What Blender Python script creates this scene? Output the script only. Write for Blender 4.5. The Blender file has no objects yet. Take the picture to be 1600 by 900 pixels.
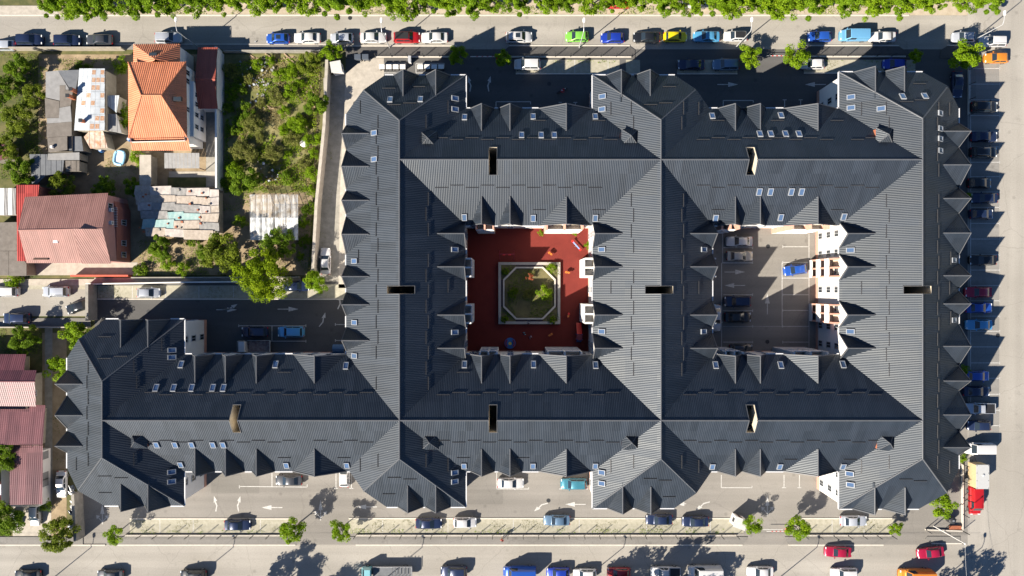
import bpy, bmesh, math, random
import numpy as np
from math import sin, cos, pi, radians, sqrt, atan2, floor
from mathutils import Vector, Matrix

random.seed(7)
SC = bpy.context.scene
COL = SC.collection
# ------------------------------------------------------------------ camera, sky, sun, exposure
CAM_H = 118.5                 # drone height in metres
PPM = 9.0                     # photograph pixels per metre at ground level
cam = bpy.data.cameras.new('camera'); cam.sensor_width = 36.0
cam.lens = 36.0 * CAM_H / (1600.0 / PPM); cam.clip_end = 3000.0
co = bpy.data.objects.new('camera', cam); COL.objects.link(co)
co.location = (0, 0, CAM_H); co.rotation_euler = (0, 0, 0); SC.camera = co
SUN_EL, SUN_AZ = radians(34.0), radians(39.0)       # light travels towards image upper right
world = bpy.data.worlds.new('World'); SC.world = world; world.use_nodes = True
wn = world.node_tree.nodes; wl = world.node_tree.links
bg = wn['Background']; bg.inputs['Strength'].default_value = 0.05
sky = wn.new('ShaderNodeTexSky'); sky.sky_type = 'NISHITA'; sky.sun_disc = False
sky.sun_elevation = SUN_EL; sky.sun_rotation = radians(231.0)
sky.air_density = 0.85; sky.dust_density = 0.1; sky.ozone_density = 6.0
wl.new(sky.outputs[0], bg.inputs[0])
sl = bpy.data.lights.new('sun', 'SUN'); sl.energy = 5.0; sl.angle = radians(0.5); sl.color = (1.0, 0.905, 0.77)
so = bpy.data.objects.new('sun', sl); COL.objects.link(so)
so.location = (-60, -50, 80)
so.rotation_euler = Vector((-cos(SUN_AZ)*cos(SUN_EL), -sin(SUN_AZ)*cos(SUN_EL), sin(SUN_EL))).to_track_quat('Z', 'Y').to_euler()
SC.view_settings.view_transform = 'Standard'; SC.view_settings.look = 'None'
SC.view_settings.exposure = 1.22; SC.view_settings.gamma = 1.0
SC.view_settings.use_curve_mapping = False
SC.cycles.use_denoising = True
SC.cycles.max_bounces = 6; SC.cycles.diffuse_bounces = 1

# ------------------------------------------------------------------ helpers
def P(px, py, z=0.0):
    """world point at height z that stands at a map position of the survey picture"""
    k = (CAM_H - z) / CAM_H / PPM
    return Vector(((px - 800.0) * k, (450.0 - py) * k, z))

MATS = {}
def nodes(name):
    m = bpy.data.materials.new(name); m.use_nodes = True
    nt = m.node_tree
    return m, nt, nt.nodes['Principled BSDF']

def mat(name, col, rough=0.6, metal=0.0, var=0.0, scale=3.0, bump=0.0, spec=0.5, coat=0.0, col2=None, detail=6.0, bscale=None, coord='Object'):
    """plain procedural material: base colour broken up by noise between col and col2"""
    if name in MATS: return MATS[name]
    m, nt, b = nodes(name)
    b.inputs['Roughness'].default_value = rough; b.inputs['Metallic'].default_value = metal
    b.inputs['Specular IOR Level'].default_value = spec; b.inputs['Coat Weight'].default_value = coat
    c = (*col, 1)
    if var > 0 or col2:
        if not col2: col2 = tuple(min(1, x * (1 + var)) for x in col); c = tuple(x * (1 - var) for x in col) + (1,)
        tc = nt.nodes.new('ShaderNodeTexCoord'); n = nt.nodes.new('ShaderNodeTexNoise')
        n.inputs['Scale'].default_value = scale; n.inputs['Detail'].default_value = detail; n.inputs['Roughness'].default_value = 0.65
        r = nt.nodes.new('ShaderNodeValToRGB')
        r.color_ramp.elements[0].position = 0.32; r.color_ramp.elements[1].position = 0.68
        r.color_ramp.elements[0].color = c; r.color_ramp.elements[1].color = (*col2, 1)
        nt.links.new(tc.outputs[coord], n.inputs['Vector']); nt.links.new(n.outputs['Fac'], r.inputs['Fac'])
        nt.links.new(r.outputs['Color'], b.inputs['Base Color'])
    else:
        b.inputs['Base Color'].default_value = c
    if bump > 0:
        tc = nt.nodes.new('ShaderNodeTexCoord'); n = nt.nodes.new('ShaderNodeTexNoise')
        n.inputs['Scale'].default_value = bscale or scale * 6; n.inputs['Detail'].default_value = 4
        bp = nt.nodes.new('ShaderNodeBump'); bp.inputs['Strength'].default_value = bump; bp.inputs['Distance'].default_value = 0.05
        nt.links.new(tc.outputs['Object'], n.inputs['Vector']); nt.links.new(n.outputs['Fac'], bp.inputs['Height'])
        nt.links.new(bp.outputs['Normal'], b.inputs['Normal'])
    MATS[name] = m
    return m

def asphalt(name, c1, c2, stain, patch=0.06, fine=5.0, crack=0.2, streak=(0.012, 0.55)):
    """worn asphalt: broad wear, stretched tyre wear, fine aggregate and thin cracks"""
    m, nt, b = nodes(name); L = nt.links.new; N = nt.nodes.new
    b.inputs['Roughness'].default_value = 0.9; b.inputs['Specular IOR Level'].default_value = 0.2
    tc = N('ShaderNodeTexCoord')
    n1 = N('ShaderNodeTexNoise'); n1.inputs['Scale'].default_value = patch; n1.inputs['Detail'].default_value = 5
    n2 = N('ShaderNodeTexNoise'); n2.inputs['Scale'].default_value = fine; n2.inputs['Detail'].default_value = 8; n2.inputs['Roughness'].default_value = 0.75
    n3 = N('ShaderNodeTexNoise'); n3.inputs['Scale'].default_value = 0.45; n3.inputs['Detail'].default_value = 7; n3.inputs['Roughness'].default_value = 0.7
    for n in (n1, n2, n3): L(tc.outputs['Object'], n.inputs['Vector'])
    r1 = N('ShaderNodeValToRGB'); r1.color_ramp.elements[0].position = 0.35; r1.color_ramp.elements[1].position = 0.65
    r1.color_ramp.elements[0].color = (*c1, 1); r1.color_ramp.elements[1].color = (*c2, 1); L(n1.outputs['Fac'], r1.inputs['Fac'])
    r3 = N('ShaderNodeValToRGB'); r3.color_ramp.elements[0].position = 0.56; r3.color_ramp.elements[1].position = 0.78
    r3.color_ramp.elements[0].color = (0, 0, 0, 1); r3.color_ramp.elements[1].color = (0.8, 0.8, 0.8, 1); L(n3.outputs['Fac'], r3.inputs['Fac'])
    mx = N('ShaderNodeMixRGB'); L(r3.outputs['Color'], mx.inputs['Fac']); L(r1.outputs['Color'], mx.inputs[1]); mx.inputs[2].default_value = (*stain, 1)
    r2 = N('ShaderNodeValToRGB'); r2.color_ramp.elements[0].position = 0.25; r2.color_ramp.elements[1].position = 0.75
    r2.color_ramp.elements[0].color = (0.78, 0.78, 0.78, 1); r2.color_ramp.elements[1].color = (1.12, 1.12, 1.12, 1); L(n2.outputs['Fac'], r2.inputs['Fac'])
    m2 = N('ShaderNodeMixRGB'); m2.blend_type = 'MULTIPLY'; m2.inputs[0].default_value = 1; L(mx.outputs[0], m2.inputs[1]); L(r2.outputs[0], m2.inputs[2])
    # wear drawn out along the driving direction, and oil spots
    mps = N('ShaderNodeMapping'); mps.inputs['Scale'].default_value = (streak[0], streak[1], 1); L(tc.outputs['Object'], mps.inputs['Vector'])
    nst = N('ShaderNodeTexNoise'); nst.inputs['Scale'].default_value = 1.0; nst.inputs['Detail'].default_value = 5; L(mps.outputs[0], nst.inputs['Vector'])
    rst = N('ShaderNodeMapRange'); rst.inputs[1].default_value = 0.3; rst.inputs[2].default_value = 0.7; rst.inputs[3].default_value = 0.86; rst.inputs[4].default_value = 1.09; L(nst.outputs['Fac'], rst.inputs[0])
    vo = N('ShaderNodeTexVoronoi'); vo.inputs['Scale'].default_value = 0.33; L(tc.outputs['Object'], vo.inputs['Vector'])
    ro = N('ShaderNodeMapRange'); ro.inputs[1].default_value = 0.05; ro.inputs[2].default_value = 0.14; ro.inputs[3].default_value = 0.8; ro.inputs[4].default_value = 1.0; L(vo.outputs['Distance'], ro.inputs[0])
    mo = N('ShaderNodeMath'); mo.operation = 'MULTIPLY'; L(rst.outputs[0], mo.inputs[0]); L(ro.outputs[0], mo.inputs[1])
    vs = N('ShaderNodeVectorMath'); vs.operation = 'SCALE'; L(m2.outputs[0], vs.inputs[0]); L(mo.outputs[0], vs.inputs['Scale']); m2 = vs
    # cracks
    v = N('ShaderNodeTexVoronoi'); v.feature = 'DISTANCE_TO_EDGE'; v.inputs['Scale'].default_value = 0.09
    dn = N('ShaderNodeTexNoise'); dn.inputs['Scale'].default_value = 0.6; dn.inputs['Detail'].default_value = 5; L(tc.outputs['Object'], dn.inputs['Vector'])
    ad = N('ShaderNodeMixRGB'); ad.blend_type = 'ADD'; ad.inputs[0].default_value = 3.0; L(tc.outputs['Object'], ad.inputs[1]); L(dn.outputs['Color'], ad.inputs[2])
    L(ad.outputs[0], v.inputs['Vector'])
    lt = N('ShaderNodeMath'); lt.operation = 'LESS_THAN'; lt.inputs[1].default_value = 0.0045; L(v.outputs['Distance'], lt.inputs[0])
    ml = N('ShaderNodeMath'); ml.operation = 'MULTIPLY'; ml.inputs[1].default_value = crack; L(lt.outputs[0], ml.inputs[0])
    m3 = N('ShaderNodeMixRGB'); L(ml.outputs[0], m3.inputs[0]); L(m2.outputs[0], m3.inputs[1]); m3.inputs[2].default_value = (*[x * 0.4 for x in c1], 1)
    L(m3.outputs[0], b.inputs['Base Color'])
    bp = N('ShaderNodeBump'); bp.inputs['Strength'].default_value = 0.25; bp.inputs['Distance'].default_value = 0.02
    L(n2.outputs['Fac'], bp.inputs['Height']); L(bp.outputs['Normal'], b.inputs['Normal'])
    MATS[name] = m; return m

def tile_mat(name, c1, c2, row=0.38, rough=0.4, relief=0.5, spec=0.45, tint=(1, 1, 1), sheets=0.2):
    """roof covering; UV is metres along the eave (x) and up the slope (y); courses as fine relief"""
    m, nt, b = nodes(name); L = nt.links.new; N = nt.nodes.new
    b.inputs['Roughness'].default_value = rough; b.inputs['Specular IOR Level'].default_value = spec
    b.inputs['Specular Tint'].default_value = (*tint, 1)
    uv = N('ShaderNodeUVMap'); uv.uv_map = 'UVMap'
    sp = N('ShaderNodeSeparateXYZ'); L(uv.outputs[0], sp.inputs[0])
    d = N('ShaderNodeMath'); d.operation = 'DIVIDE'; d.inputs[1].default_value = row; L(sp.outputs['Y'], d.inputs[0])
    f = N('ShaderNodeMath'); f.operation = 'FRACT'; L(d.outputs[0], f.inputs[0])
    n = N('ShaderNodeTexNoise'); n.inputs['Scale'].default_value = 0.35; n.inputs['Detail'].default_value = 6
    tc = N('ShaderNodeTexCoord'); L(tc.outputs['Object'], n.inputs['Vector'])
    r = N('ShaderNodeValToRGB'); r.color_ramp.elements[0].position = 0.3; r.color_ramp.elements[1].position = 0.7
    r.color_ramp.elements[0].color = (*c1, 1); r.color_ramp.elements[1].color = (*c2, 1); L(n.outputs['Fac'], r.inputs['Fac'])
    # single sheets differ a little in tone and gloss
    mp = N('ShaderNodeMapping'); mp.inputs['Scale'].default_value = (0.85, 0.19, 1); L(uv.outputs[0], mp.inputs['Vector'])
    fl = N('ShaderNodeVectorMath'); fl.operation = 'FLOOR'; L(mp.outputs[0], fl.inputs[0])
    wnz = N('ShaderNodeTexWhiteNoise'); wnz.noise_dimensions = '2D'; L(fl.outputs[0], wnz.inputs['Vector'])
    mr = N('ShaderNodeMapRange'); mr.inputs[3].default_value = 1-sheets; mr.inputs[4].default_value = 1+sheets; L(wnz.outputs['Value'], mr.inputs[0])
    ns = N('ShaderNodeTexNoise'); ns.inputs['Scale'].default_value = 1.0; ns.inputs['Detail'].default_value = 4
    mp2 = N('ShaderNodeMapping'); mp2.inputs['Scale'].default_value = (1.6, 0.14, 1); L(uv.outputs[0], mp2.inputs['Vector']); L(mp2.outputs[0], ns.inputs['Vector'])
    mr2 = N('ShaderNodeMapRange'); mr2.inputs[1].default_value = 0.3; mr2.inputs[2].default_value = 0.7; mr2.inputs[3].default_value = 0.85; mr2.inputs[4].default_value = 1.15; L(ns.outputs['Fac'], mr2.inputs[0])
    mm = N('ShaderNodeMath'); mm.operation = 'MULTIPLY'; L(mr.outputs[0], mm.inputs[0]); L(mr2.outputs[0], mm.inputs[1])
    vm = N('ShaderNodeVectorMath'); vm.operation = 'SCALE'; L(r.outputs['Color'], vm.inputs[0]); L(mm.outputs[0], vm.inputs['Scale'])
    L(vm.outputs[0], b.inputs['Base Color'])
    mr3 = N('ShaderNodeMapRange'); mr3.inputs[1].default_value = 0.7; mr3.inputs[2].default_value = 1.3; mr3.inputs[3].default_value = rough-0.04; mr3.inputs[4].default_value = rough+0.04; L(mm.outputs[0], mr3.inputs[0]); L(mr3.outputs[0], b.inputs['Roughness'])
    inv = N('ShaderNodeMath'); inv.operation = 'SUBTRACT'; inv.inputs[0].default_value = 1.0; L(f.outputs[0], inv.inputs[1])
    bp = N('ShaderNodeBump'); bp.inputs['Strength'].default_value = relief; bp.inputs['Distance'].default_value = 0.05
    L(inv.outputs[0], bp.inputs['Height']); L(bp.outputs['Normal'], b.inputs['Normal'])
    MATS[name] = m; return m

class MB:
    """collects polygons (with optional uv) and links them as one mesh object"""
    def __init__(s): s.v = []; s.f = []; s.m = []; s.uv = []
    def poly(s, pts, mi=0, uv=None):
        i = len(s.v); s.v += [tuple(p) for p in pts]; s.f.append(list(range(i, i + len(pts)))); s.m.append(mi)
        s.uv += uv if uv else [(0, 0)] * len(pts)
    def face(s, idx, mi=0):
        s.f.append(list(idx)); s.m.append(mi); s.uv += [(0, 0)] * len(idx)
    def box(s, x0, y0, z0, x1, y1, z1, mi=0):
        i = len(s.v)
        s.v += [(x0,y0,z0),(x1,y0,z0),(x1,y1,z0),(x0,y1,z0),(x0,y0,z1),(x1,y0,z1),(x1,y1,z1),(x0,y1,z1)]
        for q in ((0,3,2,1),(4,5,6,7),(0,1,5,4),(1,2,6,5),(2,3,7,6),(3,0,4,7)): s.face([i+k for k in q], mi)
    def prism(s, pts, z0, z1, mi=0, top=True, bottom=False, mtop=None):
        """pts: ccw (x, y) list; z0/z1 number or per-vertex list"""
        n = len(pts); a = z0 if isinstance(z0, (list, tuple)) else [z0]*n; b = z1 if isinstance(z1, (list, tuple)) else [z1]*n
        i = len(s.v); s.v += [(p[0], p[1], a[k]) for k, p in enumerate(pts)] + [(p[0], p[1], b[k]) for k, p in enumerate(pts)]
        for k in range(n): s.face([i+k, i+(k+1)%n, i+n+(k+1)%n, i+n+k], mi)
        if top: s.face([i+n+k for k in range(n)], mi if mtop is None else mtop)
        if bottom: s.face([i+k for k in reversed(range(n))], mi)
    def tube(s, pts, rad, seg=8, mi=0, cap=True):
        pts = [Vector(p) for p in pts]; n = len(pts); rad = rad if isinstance(rad, (list, tuple)) else [rad]*n
        i = len(s.v)
        for k, p in enumerate(pts):
            d = (pts[min(k+1, n-1)] - pts[max(k-1, 0)]).normalized()
            a = d.orthogonal().normalized(); b = d.cross(a)
            for q in range(seg):
                t = 2*pi*q/seg; s.v.append(tuple(p + (a*cos(t) + b*sin(t))*rad[k]))
        for k in range(n-1):
            for q in range(seg):
                s.face([i+k*seg+q, i+k*seg+(q+1)%seg, i+(k+1)*seg+(q+1)%seg, i+(k+1)*seg+q], mi)
        if cap:
            s.face([i+q for q in reversed(range(seg))], mi); s.face([i+(n-1)*seg+q for q in range(seg)], mi)
    def lathe(s, prof, seg=16, c=(0,0), mi=0):
        i = len(s.v)
        for r, z in prof:
            for q in range(seg):
                t = 2*pi*q/seg; s.v.append((c[0]+r*cos(t), c[1]+r*sin(t), z))
        for k in range(len(prof)-1):
            for q in range(seg): s.face([i+k*seg+q, i+k*seg+(q+1)%seg, i+(k+1)*seg+(q+1)%seg, i+(k+1)*seg+q], mi)
        s.face([i+(len(prof)-1)*seg+q for q in range(seg)], mi)
        s.face([i+q for q in reversed(range(seg))], mi)
    def mesh(s, name, mats, smooth=None):
        me = bpy.data.meshes.new(name); me.from_pydata(s.v, [], s.f)
        for m in (mats if isinstance(mats, (list, tuple)) else [mats]): me.materials.append(m)
        me.polygons.foreach_set('material_index', s.m)
        u = me.uv_layers.new(name='UVMap'); u.data.foreach_set('uv', [c for q in s.uv for c in q])
        if smooth is not None:
            me.polygons.foreach_set('use_smooth', [True]*len(s.f)); me.set_sharp_from_angle(angle=radians(smooth))
        me.update(); return me
    def build(s, name, mats, parent=None, smooth=None):
        return link(name, s.mesh(name, mats, smooth), parent)

def link(name, me, parent=None, loc=None, rz=0.0, rot=None):
    o = bpy.data.objects.new(name, me); COL.objects.link(o)
    if loc is not None: o.location = loc
    if rot is not None: o.rotation_euler = rot
    elif rz: o.rotation_euler = (0, 0, rz)
    if parent is not None: setpar(o, parent)
    return o

def setpar(o, parent):
    """world-space child of an unrotated root"""
    o.parent = parent
    if parent.get('_abs'): o.matrix_parent_inverse = Matrix.Translation(-Vector(parent.location))

def tag(o, label, cat, group=None, kind=None):
    if label: o['label'] = label
    if cat: o['category'] = cat
    if group: o['group'] = group
    if kind: o['kind'] = kind
    return o

def thing(name, label, cat, loc=(0,0,0), rz=0.0, group=None, absolute=False):
    o = bpy.data.objects.new(name, None); COL.objects.link(o); o.location = loc; o.rotation_euler = (0,0,rz)
    o.empty_display_size = 0.3
    if absolute: o['_abs'] = 1
    return tag(o, label, cat, group)

def structure(o): o['kind'] = 'structure'; return o

def obj_mat(o, m, slot=0):
    o.material_slots[slot].link = 'OBJECT'; o.material_slots[slot].material = m

# ---- 2D convex clipping
def clip(poly, a, b, c):
    """keep a*x + b*y + c >= 0"""
    out = []; n = len(poly)
    for i in range(n):
        p, q = poly[i], poly[(i+1) % n]
        dp = a*p[0]+b*p[1]+c; dq = a*q[0]+b*q[1]+c
        if dp >= 0: out.append(p)
        if (dp > 0 and dq < 0) or (dp < 0 and dq > 0):
            t = dp/(dp-dq); out.append((p[0]+(q[0]-p[0])*t, p[1]+(q[1]-p[1])*t))
    return out
def area(poly):
    return 0.5*sum(poly[i][0]*poly[(i+1)%len(poly)][1]-poly[(i+1)%len(poly)][0]*poly[i][1] for i in range(len(poly))) if len(poly) > 2 else 0
def subtract(poly, hs):
    rem = poly
    for h in hs:
        rem = clip(rem, *h)
        if abs(area(rem)) < 1e-3: return [poly]
    out = []; rem = poly
    for h in hs:
        o = clip(rem, -h[0], -h[1], -h[2])
        if abs(area(o)) > 1e-4: out.append(o)
        rem = clip(rem, *h)
    return out
def edges_of(dom):
    hs = []
    for i in range(len(dom)):
        p, q = dom[i], dom[(i+1) % len(dom)]
        a, b = -(q[1]-p[1]), (q[0]-p[0]); hs.append((a, b, -(a*p[0]+b*p[1])))
    return hs
def rect(x0, y0, x1, y1): return [(x0,y0),(x1,y0),(x1,y1),(x0,y1)]
def inset(poly, d):
    """mitre offset of a ccw polygon towards its inside"""
    n = len(poly); out = []
    for i in range(n):
        p0, p1, p2 = Vector(poly[i-1]), Vector(poly[i]), Vector(poly[(i+1) % n])
        e1 = (p1-p0).normalized(); e2 = (p2-p1).normalized()
        n1 = Vector((-e1.y, e1.x)); n2 = Vector((-e2.y, e2.x))
        k = d/(1+n1.dot(n2)); out.append((p1.x+(n1.x+n2.x)*k, p1.y+(n1.y+n2.y)*k))
    return out

def rib_sheet(mb, poly, plane, pitch, amp, mi=0, lift=0.0):
    """sloped sheet over a plan polygon, folded into ribs that run down the slope; plane = (a, b, c): z = ax+by+c"""
    a, b, c = plane; g = sqrt(a*a+b*b)
    if g < 1e-6: al = (1.0, 0.0); up = (0.0, 1.0)
    else: al = (-b/g, a/g); up = (a/g, b/g)
    nrm = Vector((-a, -b, 1)).normalized(); sl = sqrt(1+g*g)
    if area(poly) < 0: poly = poly[::-1]
    us = [p[0]*al[0]+p[1]*al[1] for p in poly]; h = pitch/2
    k0, k1 = floor(min(us)/h), floor(max(us)/h)
    for k in range(k0, k1+1):
        s = clip(clip(poly, al[0], al[1], -k*h), -al[0], -al[1], (k+1)*h)
        if len(s) < 3 or abs(area(s)) < 1e-5: continue
        pts = []; uv = []
        for x, y in s:
            u = x*al[0]+y*al[1]; v = (x*up[0]+y*up[1])*sl
            t = u/pitch - floor(u/pitch); tri = 2*t if t < 0.5 else 2-2*t
            pts.append(Vector((x, y, a*x+b*y+c)) + nrm*(amp*tri+lift)); uv.append((u, v))
        mb.poly(pts, mi, uv)

def plane3(p, q, r):
    n = (Vector(q)-Vector(p)).cross(Vector(r)-Vector(p))
    return (-n.x/n.z, -n.y/n.z, p[2]+(n.x*p[0]+n.y*p[1])/n.z)

# ------------------------------------------------------------------ materials
M_road = asphalt('road_asphalt', (0.30, 0.282, 0.25), (0.365, 0.345, 0.31), (0.24, 0.228, 0.205))
M_roade = asphalt('east_road_asphalt', (0.30, 0.282, 0.25), (0.365, 0.345, 0.31), (0.24, 0.228, 0.205), streak=(0.4, 0.012))
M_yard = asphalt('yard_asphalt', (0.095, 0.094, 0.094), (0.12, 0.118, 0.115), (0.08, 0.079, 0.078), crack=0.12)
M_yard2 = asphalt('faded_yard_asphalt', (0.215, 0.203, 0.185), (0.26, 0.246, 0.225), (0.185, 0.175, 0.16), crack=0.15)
M_lot = asphalt('lot_asphalt', (0.22, 0.213, 0.20), (0.27, 0.26, 0.243), (0.16, 0.155, 0.148))
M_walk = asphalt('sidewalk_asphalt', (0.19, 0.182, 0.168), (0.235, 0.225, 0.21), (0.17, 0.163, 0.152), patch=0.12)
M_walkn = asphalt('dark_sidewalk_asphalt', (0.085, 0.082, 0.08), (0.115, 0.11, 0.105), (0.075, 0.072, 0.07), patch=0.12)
M_sand = mat('dusty_verge', (0.36, 0.30, 0.22), 0.95, col2=(0.46, 0.40, 0.31), scale=0.8, bump=0.3)
M_conc = mat('concrete', (0.33, 0.30, 0.255), 0.9, col2=(0.46, 0.42, 0.36), scale=1.2, bump=0.15)
M_concd = mat('weathered_concrete', (0.21, 0.20, 0.175), 0.9, col2=(0.34, 0.32, 0.28), scale=0.9, bump=0.2)
M_kerb = mat('kerb_stone', (0.50, 0.46, 0.40), 0.85, col2=(0.60, 0.56, 0.49), scale=2.0)
M_paver = mat('grass_paver', (0.29, 0.275, 0.21), 0.95, col2=(0.40, 0.38, 0.305), scale=1.6, bump=0.3)
M_dirt = mat('bare_soil', (0.20, 0.15, 0.09), 0.95, col2=(0.36, 0.28, 0.18), scale=0.5, bump=0.4)
M_grassg = mat('grass_ground', (0.035, 0.055, 0.012), 0.95, col2=(0.16, 0.14, 0.055), scale=0.35, bump=0.6)
M_paint = mat('road_paint', (0.34, 0.335, 0.32), 0.7, col2=(0.58, 0.575, 0.55), scale=4.0)
M_tile = tile_mat('anthracite_roof', (0.009, 0.015, 0.025), (0.015, 0.021, 0.032), rough=0.53, relief=0.12, spec=0.70, tint=(0.90, 0.955, 1.0))
M_ridge = mat('ridge_cap_metal', (0.10, 0.105, 0.115), 0.4, var=0.1)
M_white = mat('white_render', (0.74, 0.72, 0.69), 0.85, col2=(0.80, 0.78, 0.75), scale=0.8)
M_salmon = mat('salmon_render', (0.56, 0.31, 0.235), 0.85, var=0.06, scale=1.5)
M_cream = mat('cream_shaft', (0.58, 0.50, 0.37), 0.85, col2=(0.68, 0.60, 0.46), scale=1.5)
M_gutter = mat('white_gutter', (0.60, 0.61, 0.63), 0.4, var=0.05)
M_glass = mat('window_glass', (0.03, 0.04, 0.05), 0.08, spec=0.8)
M_sky_glass = mat('skylight_glass', (0.10, 0.17, 0.30), 0.07, spec=1.0, metal=0.35)
M_skyf = mat('skylight_frame', (0.26, 0.28, 0.31), 0.4, var=.08)
M_frame = mat('window_frame', (0.55, 0.56, 0.58), 0.4, var=0.05)
M_brown = mat('brown_frame', (0.09, 0.045, 0.03), 0.6, var=0.1)
M_wood = mat('balcony_boards', (0.42, 0.28, 0.14), 0.7, var=0.25, scale=4)
M_dark = mat('dark_metal', (0.025, 0.027, 0.03), 0.5, var=0.1)
M_grey = mat('grey_metal', (0.28, 0.29, 0.31), 0.45, metal=0.4, var=0.1)
M_galv = mat('galvanised_metal', (0.55, 0.56, 0.57), 0.4, metal=0.3, var=0.08)
M_brick = mat('red_brick', (0.36, 0.12, 0.06), 0.9, var=0.2, scale=5)
M_rubber = mat('red_rubber', (0.145, 0.016, 0.011), 0.9, col2=(0.175, 0.021, 0.014), scale=0.6, bump=0.1)
M_guard = mat('snow_guard_metal', (0.06, 0.06, 0.065), 0.35, metal=0.3, var=0.1)

# ------------------------------------------------------------------ the ground
def sheet(name, polys, m, z, kind='structure', parent=None, th=None):
    mb = MB()
    for p in polys:
        pts = [P(*q) for q in p]; pts = [(v.x, v.y) for v in pts]
        if area(pts) < 0: pts = pts[::-1]
        if th: mb.prism(pts, z-th, z)
        else: mb.poly([(x, y, z) for x, y in pts])
    o = mb.build(name, m, parent)
    if kind and parent is None: o['kind'] = kind
    return o
def rp(x0, y0, x1, y1): return [(x0,y1),(x1,y1),(x1,y0),(x0,y0)]

mb = MB(); S = 900.0; mb.poly([(-S,-S,-0.03),(S,-S,-0.03),(S,S,-0.03),(-S,S,-0.03)]); structure(mb.build('ground', M_grassg))
road = sheet('road', [rp(-900,24,1512,77), rp(-900,851,1512,1010)], M_road, 0.0)
sheet('east_road', [rp(1512,-900,1900,1900)], M_roade, 0.0)
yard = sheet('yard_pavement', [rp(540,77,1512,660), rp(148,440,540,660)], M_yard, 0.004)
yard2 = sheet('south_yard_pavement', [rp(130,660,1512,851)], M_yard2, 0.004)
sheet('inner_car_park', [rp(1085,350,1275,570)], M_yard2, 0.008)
lot = sheet('parking_lot', [rp(1513,98,1561,690)], M_lot, 0.008)
lane = sheet('lane', [rp(-600,452,148,494)], M_road, 0.006)
sheet('lane_sidewalk', [rp(-600,436,148,446), rp(148,434,470,442)], M_conc, 0.10, th=0.12)
sheet('lane_verge', [rp(-600,446,148,452)], M_paver, 0.05, th=0.07)
sheet('lane_footway', [rp(-300,497,142,510)], M_walk, 0.10, th=0.12)
# sidewalks of the streets, raised, with kerbs
sheet('street_footway', [rp(-300,70,540,77.5)], M_walk, 0.11, th=0.13)
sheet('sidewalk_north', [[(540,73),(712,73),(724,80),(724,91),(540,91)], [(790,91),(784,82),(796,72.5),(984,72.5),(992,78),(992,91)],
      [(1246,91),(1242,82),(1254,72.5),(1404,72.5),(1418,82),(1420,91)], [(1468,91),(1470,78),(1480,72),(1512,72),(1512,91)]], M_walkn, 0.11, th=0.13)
sheet('kerb_north', [rp(540,71.2,714,73), rp(796,70.7,984,72.5), rp(1254,70.7,1404,72.5), rp(1480,70.4,1512,72), rp(-300,68.6,540,70)], M_kerb, 0.13, th=0.15)
sheet('verge_north', [rp(92,-40,1512,24)], M_sand, 0.02)
sheet('far_pavement', [rp(-300,9,92,24)], M_conc, 0.05, th=.07)
sheet('kerb_far', [rp(-300,23,1420,25)], M_kerb, 0.12, th=0.14)
sheet('sidewalk_south', [rp(-300,838.5,130,850.5), [(172,850.5),(184,838.5),(440,838.5),(470,845),(462,850.5)], [(556,850.5),(540,838.5),(1168,838.5),(1166,844),(1160,850.5)],
      [(1232,850.5),(1226,842),(1226,838.5),(1396,838.5),(1380,850.5)], [(1448,838),(1445,842),(1455,848),(1500,848),(1500,838)]], M_walk, 0.11, th=0.13)
sheet('kerb_south', [rp(-300,850.5,165,852.3), rp(184,850.5,462,852.3), rp(556,850.5,1160,852.3), rp(1232,850.5,1380,852.3), rp(1455,848,1502,850)], M_kerb, 0.13, th=0.15)
sheet('grass_paver_parking', [rp(806,93.5,968,114.5), rp(1256,93.5,1430,113.5), rp(978,93.5,1000,114), rp(1058,93.5,1152,114), rp(153,446,372,466.5), rp(372,444,540,466),
      rp(203,811.5,460,832.5), rp(545,811,1162,833), rp(1246,811,1398,832)], M_paver, 0.03, th=0.03)
sheet('yard_kerb', [rp(806,114.5,1000,116.3), rp(1058,114.5,1152,116.3), rp(1256,113.5,1430,115.3), rp(152,466.5,540,468.3), rp(203,809.6,460,811.4), rp(545,809.2,1162,811), rp(1246,809.2,1398,811)], M_kerb, 0.10, th=0.11)
sheet('concrete_path', [[(505,122),(540,110),(540,205),(532,300),(530,440),(495,440),(500,330),(508,200)]], M_concd, 0.02)
sheet('path_apron', [[(540,116),(570,90),(600,90),(600,120),(552,160),(543,240),(542,450),(529,450),(531,300),(536,200)]], M_conc, 0.03)
sheet('backyard_soil', [[(350,85),(500,85),(500,130),(490,300),(480,430),(340,430),(200,430),(60,300),(60,85)]], M_dirt, -0.012)
M_plot = mat('scrubby_ground', (0.085, 0.105, 0.02), 0.95, col2=(0.27, 0.23, 0.11), scale=0.4, bump=0.6)
sheet('plot_ground', [[(350,85),(502,85),(500,130),(488,302),(350,302)]], M_plot, -0.006)
sheet('side_yard', [rp(66,520,104,838)], M_dirt, -0.01)
sheet('house_driveway', [rp(20,786,80,838)], M_conc, 0.004)
sheet('house_path', [rp(70,510,82,786)], M_concd, 0.006)
for q in [(350,215,375,300),(375,330,400,420),(345,335,375,400),(255,395,300,425)]: pass

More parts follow.
